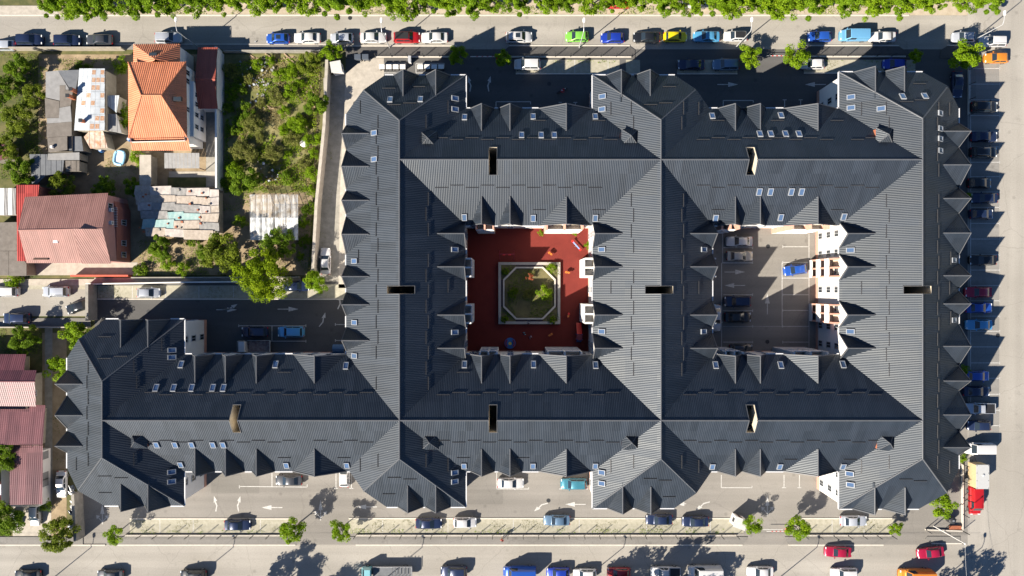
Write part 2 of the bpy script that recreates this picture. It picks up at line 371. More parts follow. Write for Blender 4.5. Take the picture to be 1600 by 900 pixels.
MARK = {}
def line(x0, y0, x1, y1, w=0.13, parent=yard, z=0.012, name='stall_line'):
    a, b = P(x0, y0), P(x1, y1); d = (b-a).normalized(); n = Vector((-d.y, d.x, 0))*w/2
    mb = MB(); mb.poly([(v.x, v.y, z) for v in (a-n, b-n, b+n, a+n)]); return mb.build(name, M_paint, parent)
def arrow(px, py, ang, kind='straight', L=3.6, parent=yard, z=0.012):
    mb = MB(); c = P(px, py)
    def put(pts): 
        t = radians(ang); mb.poly([(c.x+x*cos(t)-y*sin(t), c.y+x*sin(t)+y*cos(t), z) for x, y in pts])
    if kind == 'straight':
        put([(-L/2,-.07),(L/2-1.7,-.07),(L/2-1.7,.07),(-L/2,.07)]); put([(L/2-1.7,-.42),(L/2,0),(L/2-1.7,.42)])
    elif kind in ('left', 'right'):
        s = 1 if kind == 'left' else -1
        q = [(-L/2*.9,-.08*s),(-.1,.0),(.5,.45*s),(.4,.62*s),(-.2,.2*s),(-L/2*.9,.1*s)]
        put(q if s > 0 else q[::-1]); q = [(.18,.75*s),(.72,.28*s),(1.35,1.0*s)]; put(q if s > 0 else q[::-1])
    else:
        put([(-L/2,-.07),(L/2-1.8,-.07),(L/2-1.8,.07),(-L/2,.07)]); put([(L/2-1.8,-.35),(L/2,0),(L/2-1.8,.35)])
        for s in (1, -1):
            q = [(-1.2,.07*s),(-.6,.62*s),(-.7,.72*s),(-1.4,.07*s)]; put(q if s < 0 else q[::-1])
            q = [(-.9,.95*s),(-.35,.4*s),(-.2,1.1*s)]; put(q if s < 0 else q[::-1])
    return mb.build('arrow_marking', M_paint, parent)
for a in [(354,484,0,'straight'),(450,483,0,'straight'),(359,484,0,'left',2.6),(506,503,45,'left',2.6),(533,474,60,'left',2.6),
          (737,133,75,'left',2.6),(761,133,105,'right',2.6),(1137,132,0,'straight'),(1274,132,180,'straight'),(1148,425,0,'straight'),(1148,446,180,'straight'),(1199,475,90,'straight'),
          (340,789,75,'left',2.6),(370,789,105,'right',2.6),(425,793,180,'straight'),(501,797,90,'split'),(573,792,180,'straight'),(845,788,190,'left',2.8),(899,788,180,'straight'),
          (1098,786,190,'left',2.8),(1063,787,180,'straight',2.0),(1199,790,90,'split'),(160,803,90,'split')]: arrow(*a)
for l in [(775,159,829,159),(775,159,775,171),(829,159,829,163),(873,160,878,160),(896,160,902,160),(899,160,899,166),(1130,157,1177,157),(1130,157,1130,171),(1177,157,1177,160),(1223,156,1229,156),(1226,156,1226,169),(1248,156,1254,156),(1251,156,1251,168),
          (373,509,478,509),(425,509,425,533),(373,533,478,533),(373,507,373,511),(478,507,478,511),(478,531,478,535),(524,507,541,507),(524,532,541,532),(524,505,524,509),(524,530,524,534),
          (374,760,480,761),(425,739,425,760),(374,758,374,763),(480,757,480,761),(525,739,525,763),(549,739,549,763),(522,763,528,763),(546,763,552,763),
          (776,739,776,764),(776,764,826,764),(826,761,826,764),(874,764,919,764),(1127,742,1127,762),(1127,762,1175,762),(1175,759,1175,762),(1225,742,1225,762),(1249,742,1249,762),(1222,762,1228,762),(1246,762,1252,762),
          (735,88.7,775,88.7),(1192,827.5,1223,827.5)]: line(*l)
# inner car park
for y in (387,410,460.5,485.5,510,534.5): line(1130,y,1176,y); line(1176,y-2,1176,y+2)
line(1129,365,1129,411); line(1127.5,411,1127.5,552); line(1127.5,411,1176,411)
for y in (385.5,410,434.5,460.5,485,510,534.5): line(1223,y,1264,y); line(1223,y-2,1223,y+2)
line(1264,365,1264,552); line(1222,410,1222,511); line(1129,510,1222,510,0.05)
for y in (107,131.5,156,180.5,205,229.5,253.5,276,300,324,349,373.5,398,422,446,470,494,517.5,542,567,591,616,641,665): 
    line(1517,y,1562,y,0.12,lot,0.016); line(1562,y-2,1562,y+2,0.12,lot,0.016)
line(1516.5,107,1516.5,665,0.12,lot,0.016)
for x in (845,898,950,1095): line(x,93.5,x,114,0.1,yard,0.036)
for x in (207,259,311,365): line(x,447,x,466,0.1,yard,0.036)
for x in (250,302,407): line(x,812,x,832,0.1,yard,0.036)
for x in (598,700,802,905,1010,1110,1300,1350): line(x,812,x,832,0.1,yard,0.036)
# asphalt repair patches and manholes
M_patch = asphalt('patched_asphalt', (0.19,0.18,0.165), (0.22,0.21,0.19), (0.17,0.16,0.15))
for q in [(330,741,405,771),(729,765,786,788)]: 
    sheet('asphalt_patch', [rp(*q)], M_patch, 0.0095, parent=yard)
for (x, y) in [(857,782),(1200,385),(1199,534),(232,487),(96,473),(1368+200,61),(1559,524),(547,28),(560,133),(858,131)]:
    mb = MB(); p = P(x, y); mb.lathe([(0.36,0.0),(0.36,0.018),(0.3,0.02)], 16, (p.x, p.y)); mb.build('manhole_cover', M_dark, yard)

# ------------------------------------------------------------------ the apartment complex
ZE, RISE, DR = 9.1, 6.3, 2.9
ZR = ZE + RISE
bld = thing('apartment_complex', 'sprawling white apartment complex with dark grey hipped roofs and two square courtyards', 'building', (17, 0, 0), absolute=True)
tents = []
def tent(name, dom, planes, main): tents.append(dict(name=name, dom=dom, planes=planes, main=main)); return tents[-1]
def chamfer(dom, *cs):
    for c in cs: dom = clip(dom, *c)
    return dom
def vert(xc, hw, y0, y1, r0, r1, cs):
    s = RISE/hw; sn = RISE/(y1-r1); ss = RISE/(r0-y0)
    dom = chamfer(rect(xc-hw, y0, xc+hw, y1), *cs)
    tent('v', dom, [(s,0,ZE-s*(xc-hw)), (-s,0,ZE+s*(xc+hw)), (0,-sn,ZE+sn*y1), (0,ss,ZE-ss*y0)], True)
def horiz(yc, hw, x0, x1):
    s = RISE/hw; tent('h', rect(x0, yc-hw, x1, yc+hw), [(0,s,ZE-s*(yc-hw)), (0,-s,ZE+s*(yc+hw))], True)
YN, YS, HWH = 19.4, -20.0, 9.4
XA, XB, XC, XD = -61.9, -17.0, 22.5, 62.0
vert(XA, 9.4, -34.9, -5.0, -25.6, -14.1, [(1,-1,60.1), (1,1,100.2)])
vert(XB, 9.6, -35.1, 34.1, -25.8, 25.3, [(1,-1,54.5), (1,1,55.2)])
vert(XC, 9.6, -35.3, 34.1, -25.8, 25.4, [(-1,-1,60.2), (-1,1,61.3)])
vert(XD, 9.6, -35.4, 34.6, -25.8, 25.6, [(-1,-1,100.4), (-1,1,100.6)])
horiz(YN, HWH, XB, XD); horiz(YS, HWH, XA, XD)
K2 = PPM*CAM_H/(CAM_H-(ZE+DR))      # pixels per metre at dormer ridge height
DORM = []
def dormer(side, px, eave, hw, dep=5.0, lo=None):
    c = (px-800)/K2 if side in 'NS' else (450-px)/K2
    s = DR/hw
    if side == 'N': dom = rect(c-hw, eave-dep, c+hw, eave); pl = [(s,0,ZE-s*(c-hw)), (-s,0,ZE+s*(c+hw))]
    if side == 'S': dom = rect(c-hw, eave, c+hw, eave+dep); pl = [(s,0,ZE-s*(c-hw)), (-s,0,ZE+s*(c+hw))]
    if side == 'E': dom = rect(eave-dep, c-hw, eave, c+hw); pl = [(0,s,ZE-s*(c-hw)), (0,-s,ZE+s*(c+hw))]
    if side == 'W': dom = rect(eave, c-hw, eave+dep, c+hw); pl = [(0,s,ZE-s*(c-hw)), (0,-s,ZE+s*(c+hw))]
    t = tent('dormer', dom, pl, False); t.update(side=side, c=c, eave=eave, hw=hw); DORM.append(t)
for p, w in [(208.6,1.9),(260,3.05),(313,1.8),(366,3.0),(432,1.8),(476,1.85),(532,1.85)]: dormer('W', p, -26.6, w)
for p, w in [(205,1.9),(257.5,3.2),(310,2.0),(364,3.3),(430.6,1.95),(474.6,1.9),(541,3.3),(595,1.9),(648,3.2),(699,1.9)]: dormer('E', p, 71.6, w)
for p, w in [(600,1.75),(649,2.6),(697,1.7)]: dormer('W', p, -71.3, w)
for p, w in [(752.5,1.9),(797,1.9),(885,4.2),(1149,1.9),(1188,1.9),(1278,4.2)]: dormer('N', p, 28.8, w); dormer('S', p, -29.4, w); dormer('S', p, 10.0, w); dormer('N', p, -10.6, w)
for p, w in [(305,1.8),(352.6,1.8),(400.8,1.8),(491.5,4.3)]: dormer('S', p, -29.4, w); dormer('N', p, -10.6, w)
for p in (630,681): dormer('N', p, 34.1, 2.0)
for p in (971,1016): dormer('N', p, 34.1, 2.0)
for p in (1367.6,1413): dormer('N', p, 34.6, 2.0)
for p in (637,681): dormer('S', p, -35.1, 2.0)
for p in (973,1017): dormer('S', p, -35.3, 2.0)
for p in (1366.7,1414): dormer('S', p, -35.4, 2.0)
for p in (189,231.5): dormer('N', p, -5.0, 2.0); dormer('S', p, -34.9, 2.0)
for p in (364.8,416.7,492,544): 
    dormer('E', p, -7.4, 2.1); dormer('W', p, 12.9, 2.1); dormer('E', p, 32.1, 2.1); dormer('W', p, 52.4, 2.1)
def tz(t, x, y): return min(a*x+b*y+c for a, b, c in t['planes'])
def indom(t, x, y): return all(a*x+b*y+c >= -1e-6 for a, b, c in t['edges'])
for t in tents: t['edges'] = edges_of(t['dom'])
def roofz(x, y):
    best = None
    for t in tents:
        if indom(t, x, y):
            z = tz(t, x, y)
            if best is None or z > best[0]: best = (z, t)
    return best
# light shafts cut through the ridges
SHAFTS = []
for px, py, v in [(770,253,1),(1176,252,1),(770,652,1),(1176,653,1),(366,651,1),(627,453,0),(1027,453,0),(1428,453,0)]:
    p = P(px, py, ZR-0.3); x, y = p.x, p.y
    if v: y = YN if y > 0 else YS
    else: x = min((XB, XC, XD), key=lambda q: abs(q-x))
    a, b = (0.6, 2.1) if v else (2.1, 0.58); SHAFTS.append((x-a, y-b, x+a, y+b, v))
PITCH, AMP = 0.27, 0.027
for t in tents:
    mb = MB()
    for i, pl in enumerate(t['planes']):
        poly = t['dom']
        for j, q in enumerate(t['planes']):
            if j != i: poly = clip(poly, q[0]-pl[0], q[1]-pl[1], q[2]-pl[2])
        pieces = [poly] if len(poly) > 2 else []
        for s in tents:
            if s is t: continue
            hs = s['edges'] + [(q[0]-pl[0], q[1]-pl[1], q[2]-pl[2]-1e-4) for q in s['planes']]
            pieces = [r for pc in pieces for r in subtract(pc, hs)]
        for sx0, sy0, sx1, sy1, v in SHAFTS:
            if t['main']: pieces = [r for pc in pieces for r in subtract(pc, edges_of(rect(sx0, sy0, sx1, sy1)))]
        if t['main']: mb = MB()
        for pc in pieces: rib_sheet(mb, pc, pl, PITCH, AMP)
        if t['main'] and mb.f: mb.build('roof_slope', M_tile, bld)
    if not t['main']: t['obj'] = mb.build('dormer', M_tile, bld) if mb.f else None
# dormer gables, windows, barge boards, ridge caps
for t in DORM:
    if not t.get('obj'): continue
    s, c, e, hw = t['side'], t['c'], t['eave'], t['hw']; sg = 1 if s in 'NE' else -1
    def W(u, d, z): return (c+u, e+d*sg, z) if s in 'NS' else (e+d*sg, c+u, z)
    mb = MB(); d = -0.22
    g = [W(-hw+.25, d, ZE-.5), W(hw-.25, d, ZE-.5), W(hw-.25, d, ZE+.1), W(0, d, ZE+DR-.16), W(-hw+.25, d, ZE+.1)]
    mb.poly(g); mb.build('gable_wall', M_white, t['obj'])
    mb = MB()
    for q in (-1, 1):
        a0, a1 = Vector(W(q*(hw+.05), .03, ZE-.02)), Vector(W(0, .03, ZE+DR+.04)); b0, b1 = Vector(W(q*(hw+.05), -.12, ZE-.02)), Vector(W(0, -.12, ZE+DR+.04))
        up = Vector((0,0,.1)); dn = Vector((0,0,-.16))
        mb.poly([a0+up, a1+up, b1+up, b0+up]); mb.poly([a0+dn, a1+dn, a1+up, a0+up]); mb.poly([a0+dn, a1+dn, b1+dn, b0+dn])
    mb.build('barge_board', M_ridge, t['obj'])
    mb = MB(); main_s = RISE/9.5; mb.tube([W(0, .02, ZE+DR+.06), W(0, -DR/main_s+.1, ZE+DR+.06)], .09, 6); mb.build('ridge_cap', M_ridge, t['obj'])
# ridge and hip caps of the main roofs
def cap(a, b, r=.11):
    mb = MB(); mb.tube([a, b], r, 6); mb.build('ridge_cap', M_ridge, bld)
def ridge_split(a, b, axis):
    cuts = []
    for x0, y0, x1, y1, v in SHAFTS:
        if axis == 'x' and v and abs((y0+y1)/2-a[1]) < .5: cuts.append((x0, x1))
        if axis == 'y' and not v and abs((x0+x1)/2-a[0]) < .5: cuts.append((y0, y1))
    k = 0 if axis == 'x' else 1; cur = min(a[k], b[k]); end = max(a[k], b[k])
    for c0, c1 in sorted(cuts) + [(end, end)]:
        if c0 < cur or c0 > end: continue
        p, q = list(a), list(a); p[k] = cur; q[k] = c0; cap(p, q); cur = c1
z = ZR+.04
ridge_split((XB,YN,z), (XD,YN,z), 'x'); ridge_split((XA,YS,z), (XD,YS,z), 'x')
for x, a, b in ((XA,-25.6,-14.1),(XB,-25.8,25.3),(XC,-25.8,25.4),(XD,-25.8,25.6)): ridge_split((x,a,z), (x,b,z), 'y')
for x, hw, y, ye in ((XA,9.4,-14.1,-5.0),(XA,9.4,-25.6,-34.9),(XB,9.6,25.3,34.1),(XB,9.6,-25.8,-35.1),(XC,9.6,25.4,34.1),(XC,9.6,-25.8,-35.3),(XD,9.6,25.6,34.6),(XD,9.6,-25.8,-35.4)):
    for q in (-1, 1):
        f = 1.0
        chm = (q < 0 and x in (XA, XB)) or (q > 0 and x in (XC, XD))
        if chm: f = 0.655
        cap((x, y, z), (x+q*hw*f, y+(ye-y)*f, ZE+RISE*(1-f)+.05))
# shafts: cream walls down into the dark, with a rim
for x0, y0, x1, y1, v in SHAFTS:
    mb = MB(); rim = MB(); n = 6; zb = 3.0
    def ztop(x, y): return ZR - (RISE/9.5)*(abs(y-(y0+y1)/2) if v else abs(x-(x0+x1)/2)) + .14
    ring = [(x0,y0),(x1,y0),(x1,(y0+y1)/2),(x1,y1),(x0,y1),(x0,(y0+y1)/2)] if v else [(x0,y0),((x0+x1)/2,y0),(x1,y0),(x1,y1),((x0+x1)/2,y1),(x0,y1)]
    o2 = inset(ring, -.07)
    for k in range(6):
        p, q = ring[k], ring[(k+1)%6]; r, w = o2[k], o2[(k+1)%6]
        zp, zq = ztop(*p), ztop(*q)
        mb.poly([(*q,zb),(*p,zb),(*p,zp),(*q,zq)]); rim.poly([(*p,zp),(*r,zp),(*w,zq),(*q,zq)]); rim.poly([(*r,zp-.4),(*w,zq-.4),(*w,zq),(*r,zp)])
    mb.poly([(x,y,zb) for x, y in ring]); o = mb.build('light_shaft', M_cream, bld); rim.build('rim', M_ridge, o)
    if v:
        for yy in (y0+.5, y1-.9):
            mb = MB(); mb.box(x1-.05, yy, 12.2, x1-.01, yy+.4, 13.0); mb.build('window', M_glass, o)
mb = MB(); mb.lathe([(.02,12.1),(.25,12.25),(.36,12.5),(.25,12.75),(.02,12.9)], 14, (XD-1.65, 0)); mb.build('vent_globe', M_white, bld)
mb = MB(); mb.tube([(XD-1.65,0,3),(XD-1.65,0,12.2)], .08); mb.build('vent_pipe', M_galv, bld)

# hipped roof hatches standing in the valleys
for px, py in [(669,217),(985,214),(1384,212),(215,688),(672,690),(986,690),(1386,691)]:
    p = P(px, py, 13.4); x, y = p.x, p.y; h = 1.32; zr, za = 13.0, 14.3
    mb = MB(); mb.prism(rect(x-h+.15, y-h+.15, x+h-.15, y+h-.15), 9.6, zr+.02, top=False); o = mb.build('roof_hatch', M_brick, bld)
    mb = MB(); s = (za-zr)/h
    for poly, pl in (([(x-h,y-h),(x+h,y-h),(x,y)], (0,s,zr-s*(y-h))), ([(x+h,y-h),(x+h,y+h),(x,y)], (-s,0,zr+s*(x+h))), ([(x+h,y+h),(x-h,y+h),(x,y)], (0,-s,zr+s*(y+h))), ([(x-h,y+h),(x-h,y-h),(x,y)], (s,0,zr-s*(x-h)))):
        rib_sheet(mb, poly, pl, PITCH, .05)
    mb.build('hatch_roof', M_tile, o)
    mb = MB()
    for q in ((-1,-1),(1,-1),(1,1),(-1,1)): mb.tube([(x,y,za+.05),(x+q[0]*h,y+q[1]*h,zr+.03)], .06, 5)
    mb.build('hip_cap', M_ridge, o)

# skylights
mb = MB(); 
for q in ((-.62,-.4,.62,-.31),(-.62,.31,.62,.4),(-.62,-.31,-.5,.31),(.5,-.31,.62,.31)): mb.box(q[0],q[1],-.05,q[2],q[3],.16)
ME_skyf = mb.mesh('skylight', M_skyf)
mb = MB(); mb.box(-.5,-.31,0,.5,.31,.11); ME_skyp = mb.mesh('pane', M_sky_glass)
SKY = [(609.7,156.5),(657,156),(710.5,154),(710.5,171),(726,184),(833,183),(930,183),(815,212),(845.5,212),(866,212),(725.6,339),(833,340),(930,340),(585.8,208),(585.8,249),(554.7,408),(555,504),(555,556),
 (710,390),(710,519),(941,390),(941,518),(725.8,570),(833.5,570),(930.5,571),(725,727),(832.7,727),(930,727),(710,738),(710,752),(941,738),(941,755),(942,151),(941.5,171),
 (1112.7,182),(1220,181),(1187,210),(1204,210),(1227,210),(1248,210),(1118,340),(1219.5,339),(1186,299),(1203.6,299),(1236,299),(1252,299),(1318,338),(1099,390),(1098.5,518),(1329,391),(1329,518),
 (1118,571),(1219.6,571),(1316.7,570),(1112.7,728),(1218,728),(1316.7,728),(1327.7,740),(1329,757),(1330,152),(1330,168.7),(1377,170),(1410,151.6),(1444.6,151),(1468,177),(1468,201),(1468,217),(1468,235.5),(1489,406.6),(1489,500),
 (268.5,547),(268.5,558),(283.6,570),(244.5,606.6),(272,606.6),(300,606.6),(333,606.6),(349.6,606.6),(431,570),(540.8,572),(245,694),(274,694),(300,694),(333,694),(349,694),(282.7,725),(268,737),(268,752),(447.7,726),(542,726)]
def roof_at(px, py):
    z = 12.0
    for k in range(12):
        p = P(px, py, z); r = roofz(p.x, p.y)
        if r is None: return None
        z = r[0]
    return p.x, p.y, z, r[1]
def slope_frame(t, x, y):
    a, b, c = min(t['planes'], key=lambda q: q[0]*x+q[1]*y+q[2])
    n = Vector((-a,-b,1)).normalized(); d = Vector((-a,-b,-(a*a+b*b))).normalized()     # down the slope
    return Matrix((d, n.cross(d), n)).transposed(), n
for px, py in SKY:
    r = roof_at(px, py)
    if r is None: continue
    x, y, z, t = r; R, n = slope_frame(t, x, y)
    o = link('skylight', ME_skyf, bld, Vector((x,y,z))+n*.1, rot=R.to_euler()); link('pane', ME_skyp, o)
# snow guards: short staggered bars up the slopes
mb = MB(); mb.box(-1.02,-.035,.0,1.02,.035,.09); 
for q in (-.9,-.3,.3,.9): mb.box(q-.02,-.12,-.05,q+.02,.035,.05)
ME_guard = mb.mesh('snow_guard', M_guard)
ng = 0
for t in tents:
    if not t['main']: continue
    xs = [p[0] for p in t['dom']]; ys = [p[1] for p in t['dom']]; x0, x1, y0, y1 = min(xs), max(xs), min(ys), max(ys)
    for a, b, c in t['planes']:
        alongx = abs(b) > abs(a)
        e = (y0 if b > 0 else y1) if alongx else (x0 if a > 0 else x1); sg = 1 if (b if alongx else a) > 0 else -1
        lo, hi = (x0, x1) if alongx else (y0, y1)
        for d0, pitch, ph in ((5.75,2.38,0.0),(2.55,4.7,1.2)):
            k = 0; s = lo+1.3+ph
            while s < hi-1:
                d = d0 + (.16 if k % 2 else -.16); ok = True
                for q in (-1.15, 0, 1.15):
                    x, y = (s+q, e+sg*d) if alongx else (e+sg*d, s+q)
                    r = roofz(x, y)
                    if r is None or r[1] is not t or abs(a*x+b*y+c-r[0]) > .02 or any(g[0]-.3 < x < g[2]+.3 and g[1]-.3 < y < g[3]+.3 for g in SHAFTS): ok = False
                if ok and random.random() < .96 and ng < 296:
                    x, y = (s, e+sg*d) if alongx else (e+sg*d, s)
                    R, n = slope_frame(t, x, y)
                    R2 = Matrix((R.col[1], -R.col[0], R.col[2])).transposed()
                    link('snow_guard', ME_guard, bld, Vector((x,y,a*x+b*y+c))+n*.07, rot=R2.to_euler()); ng += 1
                s += pitch; k += 1
# walls, gutters, windows
OUT = [(-65.3,-34.9),(-52.5,-34.9),(-52.5,-29.4),(-25.8,-29.4),(-20.1,-35.1),(-7.4,-35.1),(-7.4,-29.4),(12.9,-29.4),(12.9,-35.3),(26.0,-35.3),(31.9,-29.4),(52.4,-29.4),(52.4,-35.4),(65.2,-35.4),(71.6,-29.0),(71.6,28.8),(65.8,34.6),(52.4,34.6),(52.4,28.8),(31.4,28.8),(26.1,34.1),(12.9,34.1),(12.9,28.8),(-7.4,28.8),(-7.4,34.1),(-20.4,34.1),(-26.6,27.9),(-26.6,-10.6),(-52.5,-10.6),(-52.5,-5.0),(-65.1,-5.0),(-71.3,-11.2),(-71.3,-28.9)]
C1 = [(-7.4,-10.6),(-7.4,10.0),(12.9,10.0),(12.9,-10.6)]; C2 = [(32.1,-10.6),(32.1,10.0),(52.4,10.0),(52.4,-10.6)]
mb = MB(); mb.box(-.5,-.06,-.7,.5,.02,.7); mb.box(-.6,-.1,-.78,.6,.0,-.7); ME_winf = mb.mesh('window', M_frame)
mb = MB(); mb.box(-.43,-.075,-.62,-.03,-.05,.62); mb.box(.03,-.075,-.62,.43,-.05,.62); ME_winp = mb.mesh('pane', M_glass)
def walls(ring, d, skip_open=False):
    r = inset(ring, d); n = len(r)
    for k in range(n):
        p, q = Vector(r[k]), Vector(r[(k+1)%n]); e = (q-p); L = e.length; e.normalize(); out = Vector((e.y, -e.x)); mid = (p+q)/2
        mb = MB(); mb.poly([(p.x,p.y,-.02),(q.x,q.y,-.02),(q.x,q.y,ZE+.05),(p.x,p.y,ZE+.05)])
        w = mb.build('wall', M_white, bld)
        mb = MB(); nn = out*.04
        mb.prism([(p.x,p.y),(p.x+nn.x,p.y+nn.y),(q.x+nn.x,q.y+nn.y),(q.x,q.y)], -.01, .9); mb.build('plinth', M_salmon, w)
        seen = (Vector((0,0))-mid).dot(out) > 3
        rz = atan2(e.y, e.x)
        if seen and L > 2.5:
            m = max(1, int(L/2.9)); 
            for i in range(m):
                c = p+e*(L*(i+.5)/m)
                for zz in (1.9, 4.9, 7.7):
                    o = link('window', ME_winf, w, (c.x+out.x*.03, c.y+out.y*.03, zz), rz); link('pane', ME_winp, o)
    for k in range(n):      # eaves gutter
        p, q = Vector(ring[k]), Vector(ring[(k+1)%n]); e = (q-p); L = e.length; e.normalize(); out = Vector((e.y, -e.x))
        if abs(e.x) < .99 and abs(e.y) < .99: continue
        s, seg = 0.0, []
        spans = []
        for t in DORM:
            al = 'x' if t['side'] in 'NS' else 'y'
            if (al == 'x') == (abs(e.x) > .9) and abs(t['eave']-(p.y if al == 'x' else p.x)) < .2:
                u = (t['c']-(p.x if al == 'x' else p.y))*(e.x if al == 'x' else e.y); spans.append((u-t['hw']-.05, u+t['hw']+.05))
        cur = 0.0
        for a, b in sorted(spans)+[(L, L)]:
            if b < 0 or a > L+1: continue
            if a-cur > .25:
                c0, c1 = p+e*cur, p+e*min(a, L)
                mb = MB(); o1, o2 = out*-.02, out*.15
                mb.prism([(v.x, v.y) for v in (c0+o1, c0+o2, c1+o2, c1+o1)], ZE-.14, ZE+.03); mb.build('gutter', M_gutter, bld)
            cur = max(cur, b)
walls(OUT, .55); walls(C1[::1], .55) if False else None
for C in (C1, C2): walls(C, .35)

# ------------------------------------------------------------------ balcony bays and courtyard facades (parts of the complex)
def bay(x, y, ang, w, dep=1.1, levels=(0.0, 3.1, 6.2), z1=9.0, sal=True):
    """stack of balconies projecting from a wall; ang = outward direction"""
    c, s = cos(ang), sin(ang)
    def T(u, d, z): return (x - s*u + c*d, y + c*u + s*d, z)
    def bx(mb, u0, d0, z0, u1, d1, z1):
        i = len(mb.v); mb.v += [T(u,d,z) for z in (z0,z1) for u,d in ((u0,d0),(u1,d0),(u1,d1),(u0,d1))]
        for q in ((0,1,2,3),(4,7,6,5),(0,4,5,1),(1,5,6,2),(2,6,7,3),(3,7,4,0)): mb.face([i+k for k in q])
    mb = MB()
    for u in (-w/2, -.12, w/2-.25): bx(mb, u, 0, 0, u+.25, dep, z1)
    o = mb.build('balcony_stack', M_salmon if sal else M_white, bld)
    for k, zl in enumerate(levels):
        zs = zl+2.75
        if k < len(levels)-1: mb = MB(); bx(mb, -w/2+.02, 0.02, zs, w/2-.02, dep+.06, zs+.23); mb.build('balcony_slab', M_white, o)
        mb = MB(); bx(mb, -w/2+.03, dep-.14, zl+.1, w/2-.03, dep+.03, zl+1.05); mb.build('parapet', M_white, o)
        mb = MB(); bx(mb, -w/2+.3, .005, zl+.1, w/2-.3, .03, zl+2.3); mb.build('balcony_door', M_brown if k < 2 else M_cream, o)
    mb = MB(); bx(mb, -w/2+.05, .1, 5.99, w/2-.05, dep-.15, 6.03); mb.build('balcony_floor', M_wood, o)
    return o
for yy in (3.3, -4.2):
    bay(52.4+.35, yy, pi, 3.1, 1.15); bay(12.9+.35, yy, pi, 3.1, 1.5, sal=False); bay(-7.4-.35, yy, 0, 3.1, 1.2, sal=False); bay(32.1-.35, yy, 0, 3.1, 1.0, sal=False)
for x0 in (-7.4, 32.1):
    bay(x0+3.0, 10.0+.35, -pi/2, 3.0, .9); bay(x0+15.9, 10.0+.35, -pi/2, 6.0, .9)
    bay(x0+15.9, -10.6-.35, pi/2, 5.6, .7, sal=False); bay(x0+3.6, -10.6-.35, pi/2, 3.0, .7, sal=False)

# ------------------------------------------------------------------ playground courtyard
M_soil = mat('planter_soil', (0.10, 0.09, 0.045), 0.95, col2=(0.20, 0.17, 0.07), scale=0.6, bump=0.4)
M_stone = mat('planter_stone', (0.42, 0.39, 0.35), 0.85, var=0.1, scale=3)
M_red = mat('red_plastic', (0.75, 0.03, 0.025), 0.4, var=0.05); M_blue = mat('blue_plastic', (0.03, 0.16, 0.45), 0.4, var=0.05)
M_yel = mat('yellow_plastic', (0.70, 0.55, 0.04), 0.4, var=0.05); M_or = mat('orange_plastic', (0.60, 0.18, 0.03), 0.4, var=0.05)
M_bench = mat('bench_boards', (0.045, 0.03, 0.035), 0.6, var=0.2, scale=6)
sheet('playground_floor', [rp(722,355,925,560)], M_rubber, 0.03, th=0.02)
gx, gy = P(827, 458).x, P(827, 458).y
pl = thing('octagonal_planter', 'low stone planter with octagonal lawn and corner beds in the red courtyard', 'planter', (gx, gy, 0.03), absolute=True)
def octo(h, c): return [(gx+a, gy+b) for a, b in ((h,-c),(h,c),(c,h),(-c,h),(-h,c),(-h,-c),(-c,-h),(c,-h))]
mb = MB(); mb.poly([(x, y, .32) for x, y in octo(4.35, 2.25)]); mb.build('lawn', M_soil, pl)
def ring(mb, outer, inner, z0, z1):
    n = len(outer)
    for k in range(n):
        a, b, c, d = outer[k], outer[(k+1)%n], inner[(k+1)%n], inner[k]
        mb.poly([(*a,z1),(*b,z1),(*c,z1),(*d,z1)]); mb.poly([(*a,z0),(*b,z0),(*b,z1),(*a,z1)]); mb.poly([(*d,z1),(*c,z1),(*c,z0),(*d,z0)])
mb = MB(); ring(mb, octo(4.55,2.38), octo(4.3,2.2), .03, .62); mb.build('octagon_kerb', M_kerb, pl)
H5 = 5.35; o5 = rect(gx-H5, gy-H5, gx+H5, gy+H5); i5 = rect(gx-H5+.45, gy-H5+.45, gx+H5-.45, gy+H5-.45)
mb = MB(); ring(mb, o5, i5, .03, .5); mb.build('outer_kerb', M_stone, pl)
for a, b in ((1,1),(-1,1),(-1,-1),(1,-1)):
    pts = [(gx+a*4.9, gy+b*2.35), (gx+a*4.9, gy+b*4.9), (gx+a*2.35, gy+b*4.9), (gx+a*2.35, gy+b*4.55), (gx+a*4.55, gy+b*2.35)]
    if area(pts) < 0: pts = pts[::-1]
    mb = MB(); mb.poly([(x, y, .36) for x, y in pts]); mb.build('corner_bed', M_soil, pl)
for k in range(4):
    t = k*pi/2; mb = MB()
    for q in range(3):
        d0 = 4.6+q*.11-.0
    for q in range(4):
        u = 4.58 + q*.085
        pts = [(u, -2.3), (u+.075, -2.3), (u+.075, 2.3), (u, 2.3)]
        pts = [(gx+x*cos(t)-y*sin(t), gy+x*sin(t)+y*cos(t)) for x, y in pts]; mb.prism(pts, .4, .48)
    b = mb.build('bench_seat', M_bench, pl)
    mb = MB()
    for u in (-2, 0, 2):
        pts = [(4.6,u-.05),(4.88,u-.05),(4.88,u+.05),(4.6,u+.05)]; mb.prism([(gx+x*cos(t)-y*sin(t), gy+x*sin(t)+y*cos(t)) for x, y in pts], .03, .4)
    mb.build('bench_support', M_grey, b)
